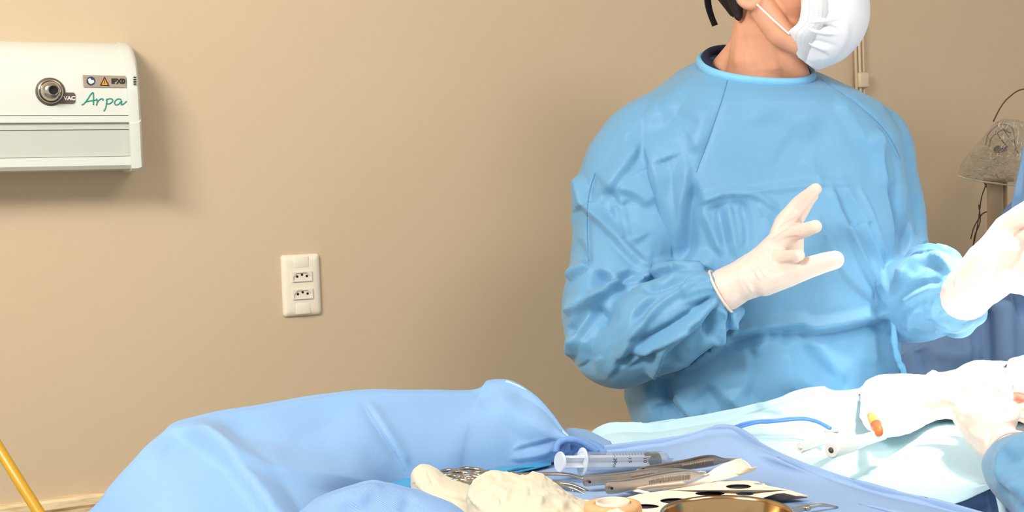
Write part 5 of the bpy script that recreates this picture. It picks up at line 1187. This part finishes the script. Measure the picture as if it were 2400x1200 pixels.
loft(mb, [ring((.95 - w, 1.08, z), (.95 + w, 1.08, z), d, 0) for z, w, d in ((1.50, .07, .06), (1.46, .13, .08), (1.40, .20, .11), (1.2, .22, .13), (.95, .21, .13), (.6, .24, .15), (.4, .25, .16))])
capsule(mb, [(1.12, 1.08, 1.38), (1.2, 1.08, 1.1), (1.15, .95, .95)], [.07, .06, .05])
me = remesh(mb, .005, 8)
relief(me, [([(2325, 1110), (2370, 1090), (2400, 1060)], 14, .006), ([(2330, 1085), (2360, 1050), (2400, 1020)], 10, .005), ([(2340, 1070), (2380, 1072), (2420, 1070)], 22, -.012), ([(2335, 1100), (2365, 1140), (2400, 1150)], 14, .010), ([(2345, 1130), (2380, 1180), (2410, 1200)], 14, -.008)])
AK.append(link_mesh('surgical_gown', me, M['gown']))
AO = Vector((.95, 1.08, 1.64)); AR = Matrix((Vector((.7, -.7, 0)).normalized(), Vector((.7, .7, 0)).normalized(), Vector((0, 0, 1)))).transposed()
AH = lambda x, y, z: AO + AR @ Vector((x, y, z))
mb = MB(); head_parts(mb, AH, AR, 1); ear(mb, AH, AR, 1, -1); ear(mb, AH, AR, 1, 1)
capsule(mb, [AH(0, -.01, -.05), (.95, 1.08, 1.45), (.95, 1.08, 1.0)], [.055, .06, .11]); capsule(mb, [(.95, 1.08, 1.42), sh, (.72, 1.02, 1.18), P(2480, 1135, 1.21), P(2390, 1095, 1.32)], [.06, .045, .04, .03, .018])
for s in (-1, 1): capsule(mb, [(.95 + s * .09, 1.08, .9), (.95 + s * .09, 1.08, .5), (.95 + s * .09, 1.08, .10)], [.085, .055, .04])
AK.append(link_mesh('body', remesh(mb, .004, 5), M['skin']))
mb = MB(); sphere(mb, AH(0, -.02, .075), (.086, .103, .088), 28, 18, AR); me = remesh(mb, .005, 3); v = get_v(me); v[:, 2] = np.maximum(v[:, 2], AO.z + .04); set_v(me, v); AK.append(link_mesh('surgical_cap', me, M['black']))
mb = MB(); sphere(mb, AH(0, .06, -.035), (.068, .072, .068), 28, 18, AR); AK.append(link_mesh('face_mask', remesh(mb, .004, 3), M['mask']))
for s in (-1, 1):
    mb = MB(); capsule(mb, [(.95 + s * .09, 1.08, .85), (.95 + s * .09, 1.08, .10)], [.10, .075], 20); AK.append(link_mesh('trouser_leg', remesh(mb, .008, 4), M['navy']))
    mb = MB(); sphere(mb, (.95 + s * .09, 1.13, .035), (.045, .13, .035), 20, 12); AK.append(mesh_obj('shoe', mb.v, mb.f, M['black']))
mb = MB(); C = catmull([list(P(*p)) for p in ((2326, 1112, 1.345), (2334, 1140, 1.335), (2344, 1170, 1.32), (2352, 1215, 1.31), (2356, 1280, 1.30))], 8)
tube(mb, C, [.0042] * len(C), 8, flat=.5, flatdir=(0, -1, 0)); AK.append(mesh_obj('gown_tie', mb.v, mb.f, M['drape_light']))
for ch in g3.children: ch.matrix_parent_inverse = Matrix.Identity(4)
adopt(ass, *AK)
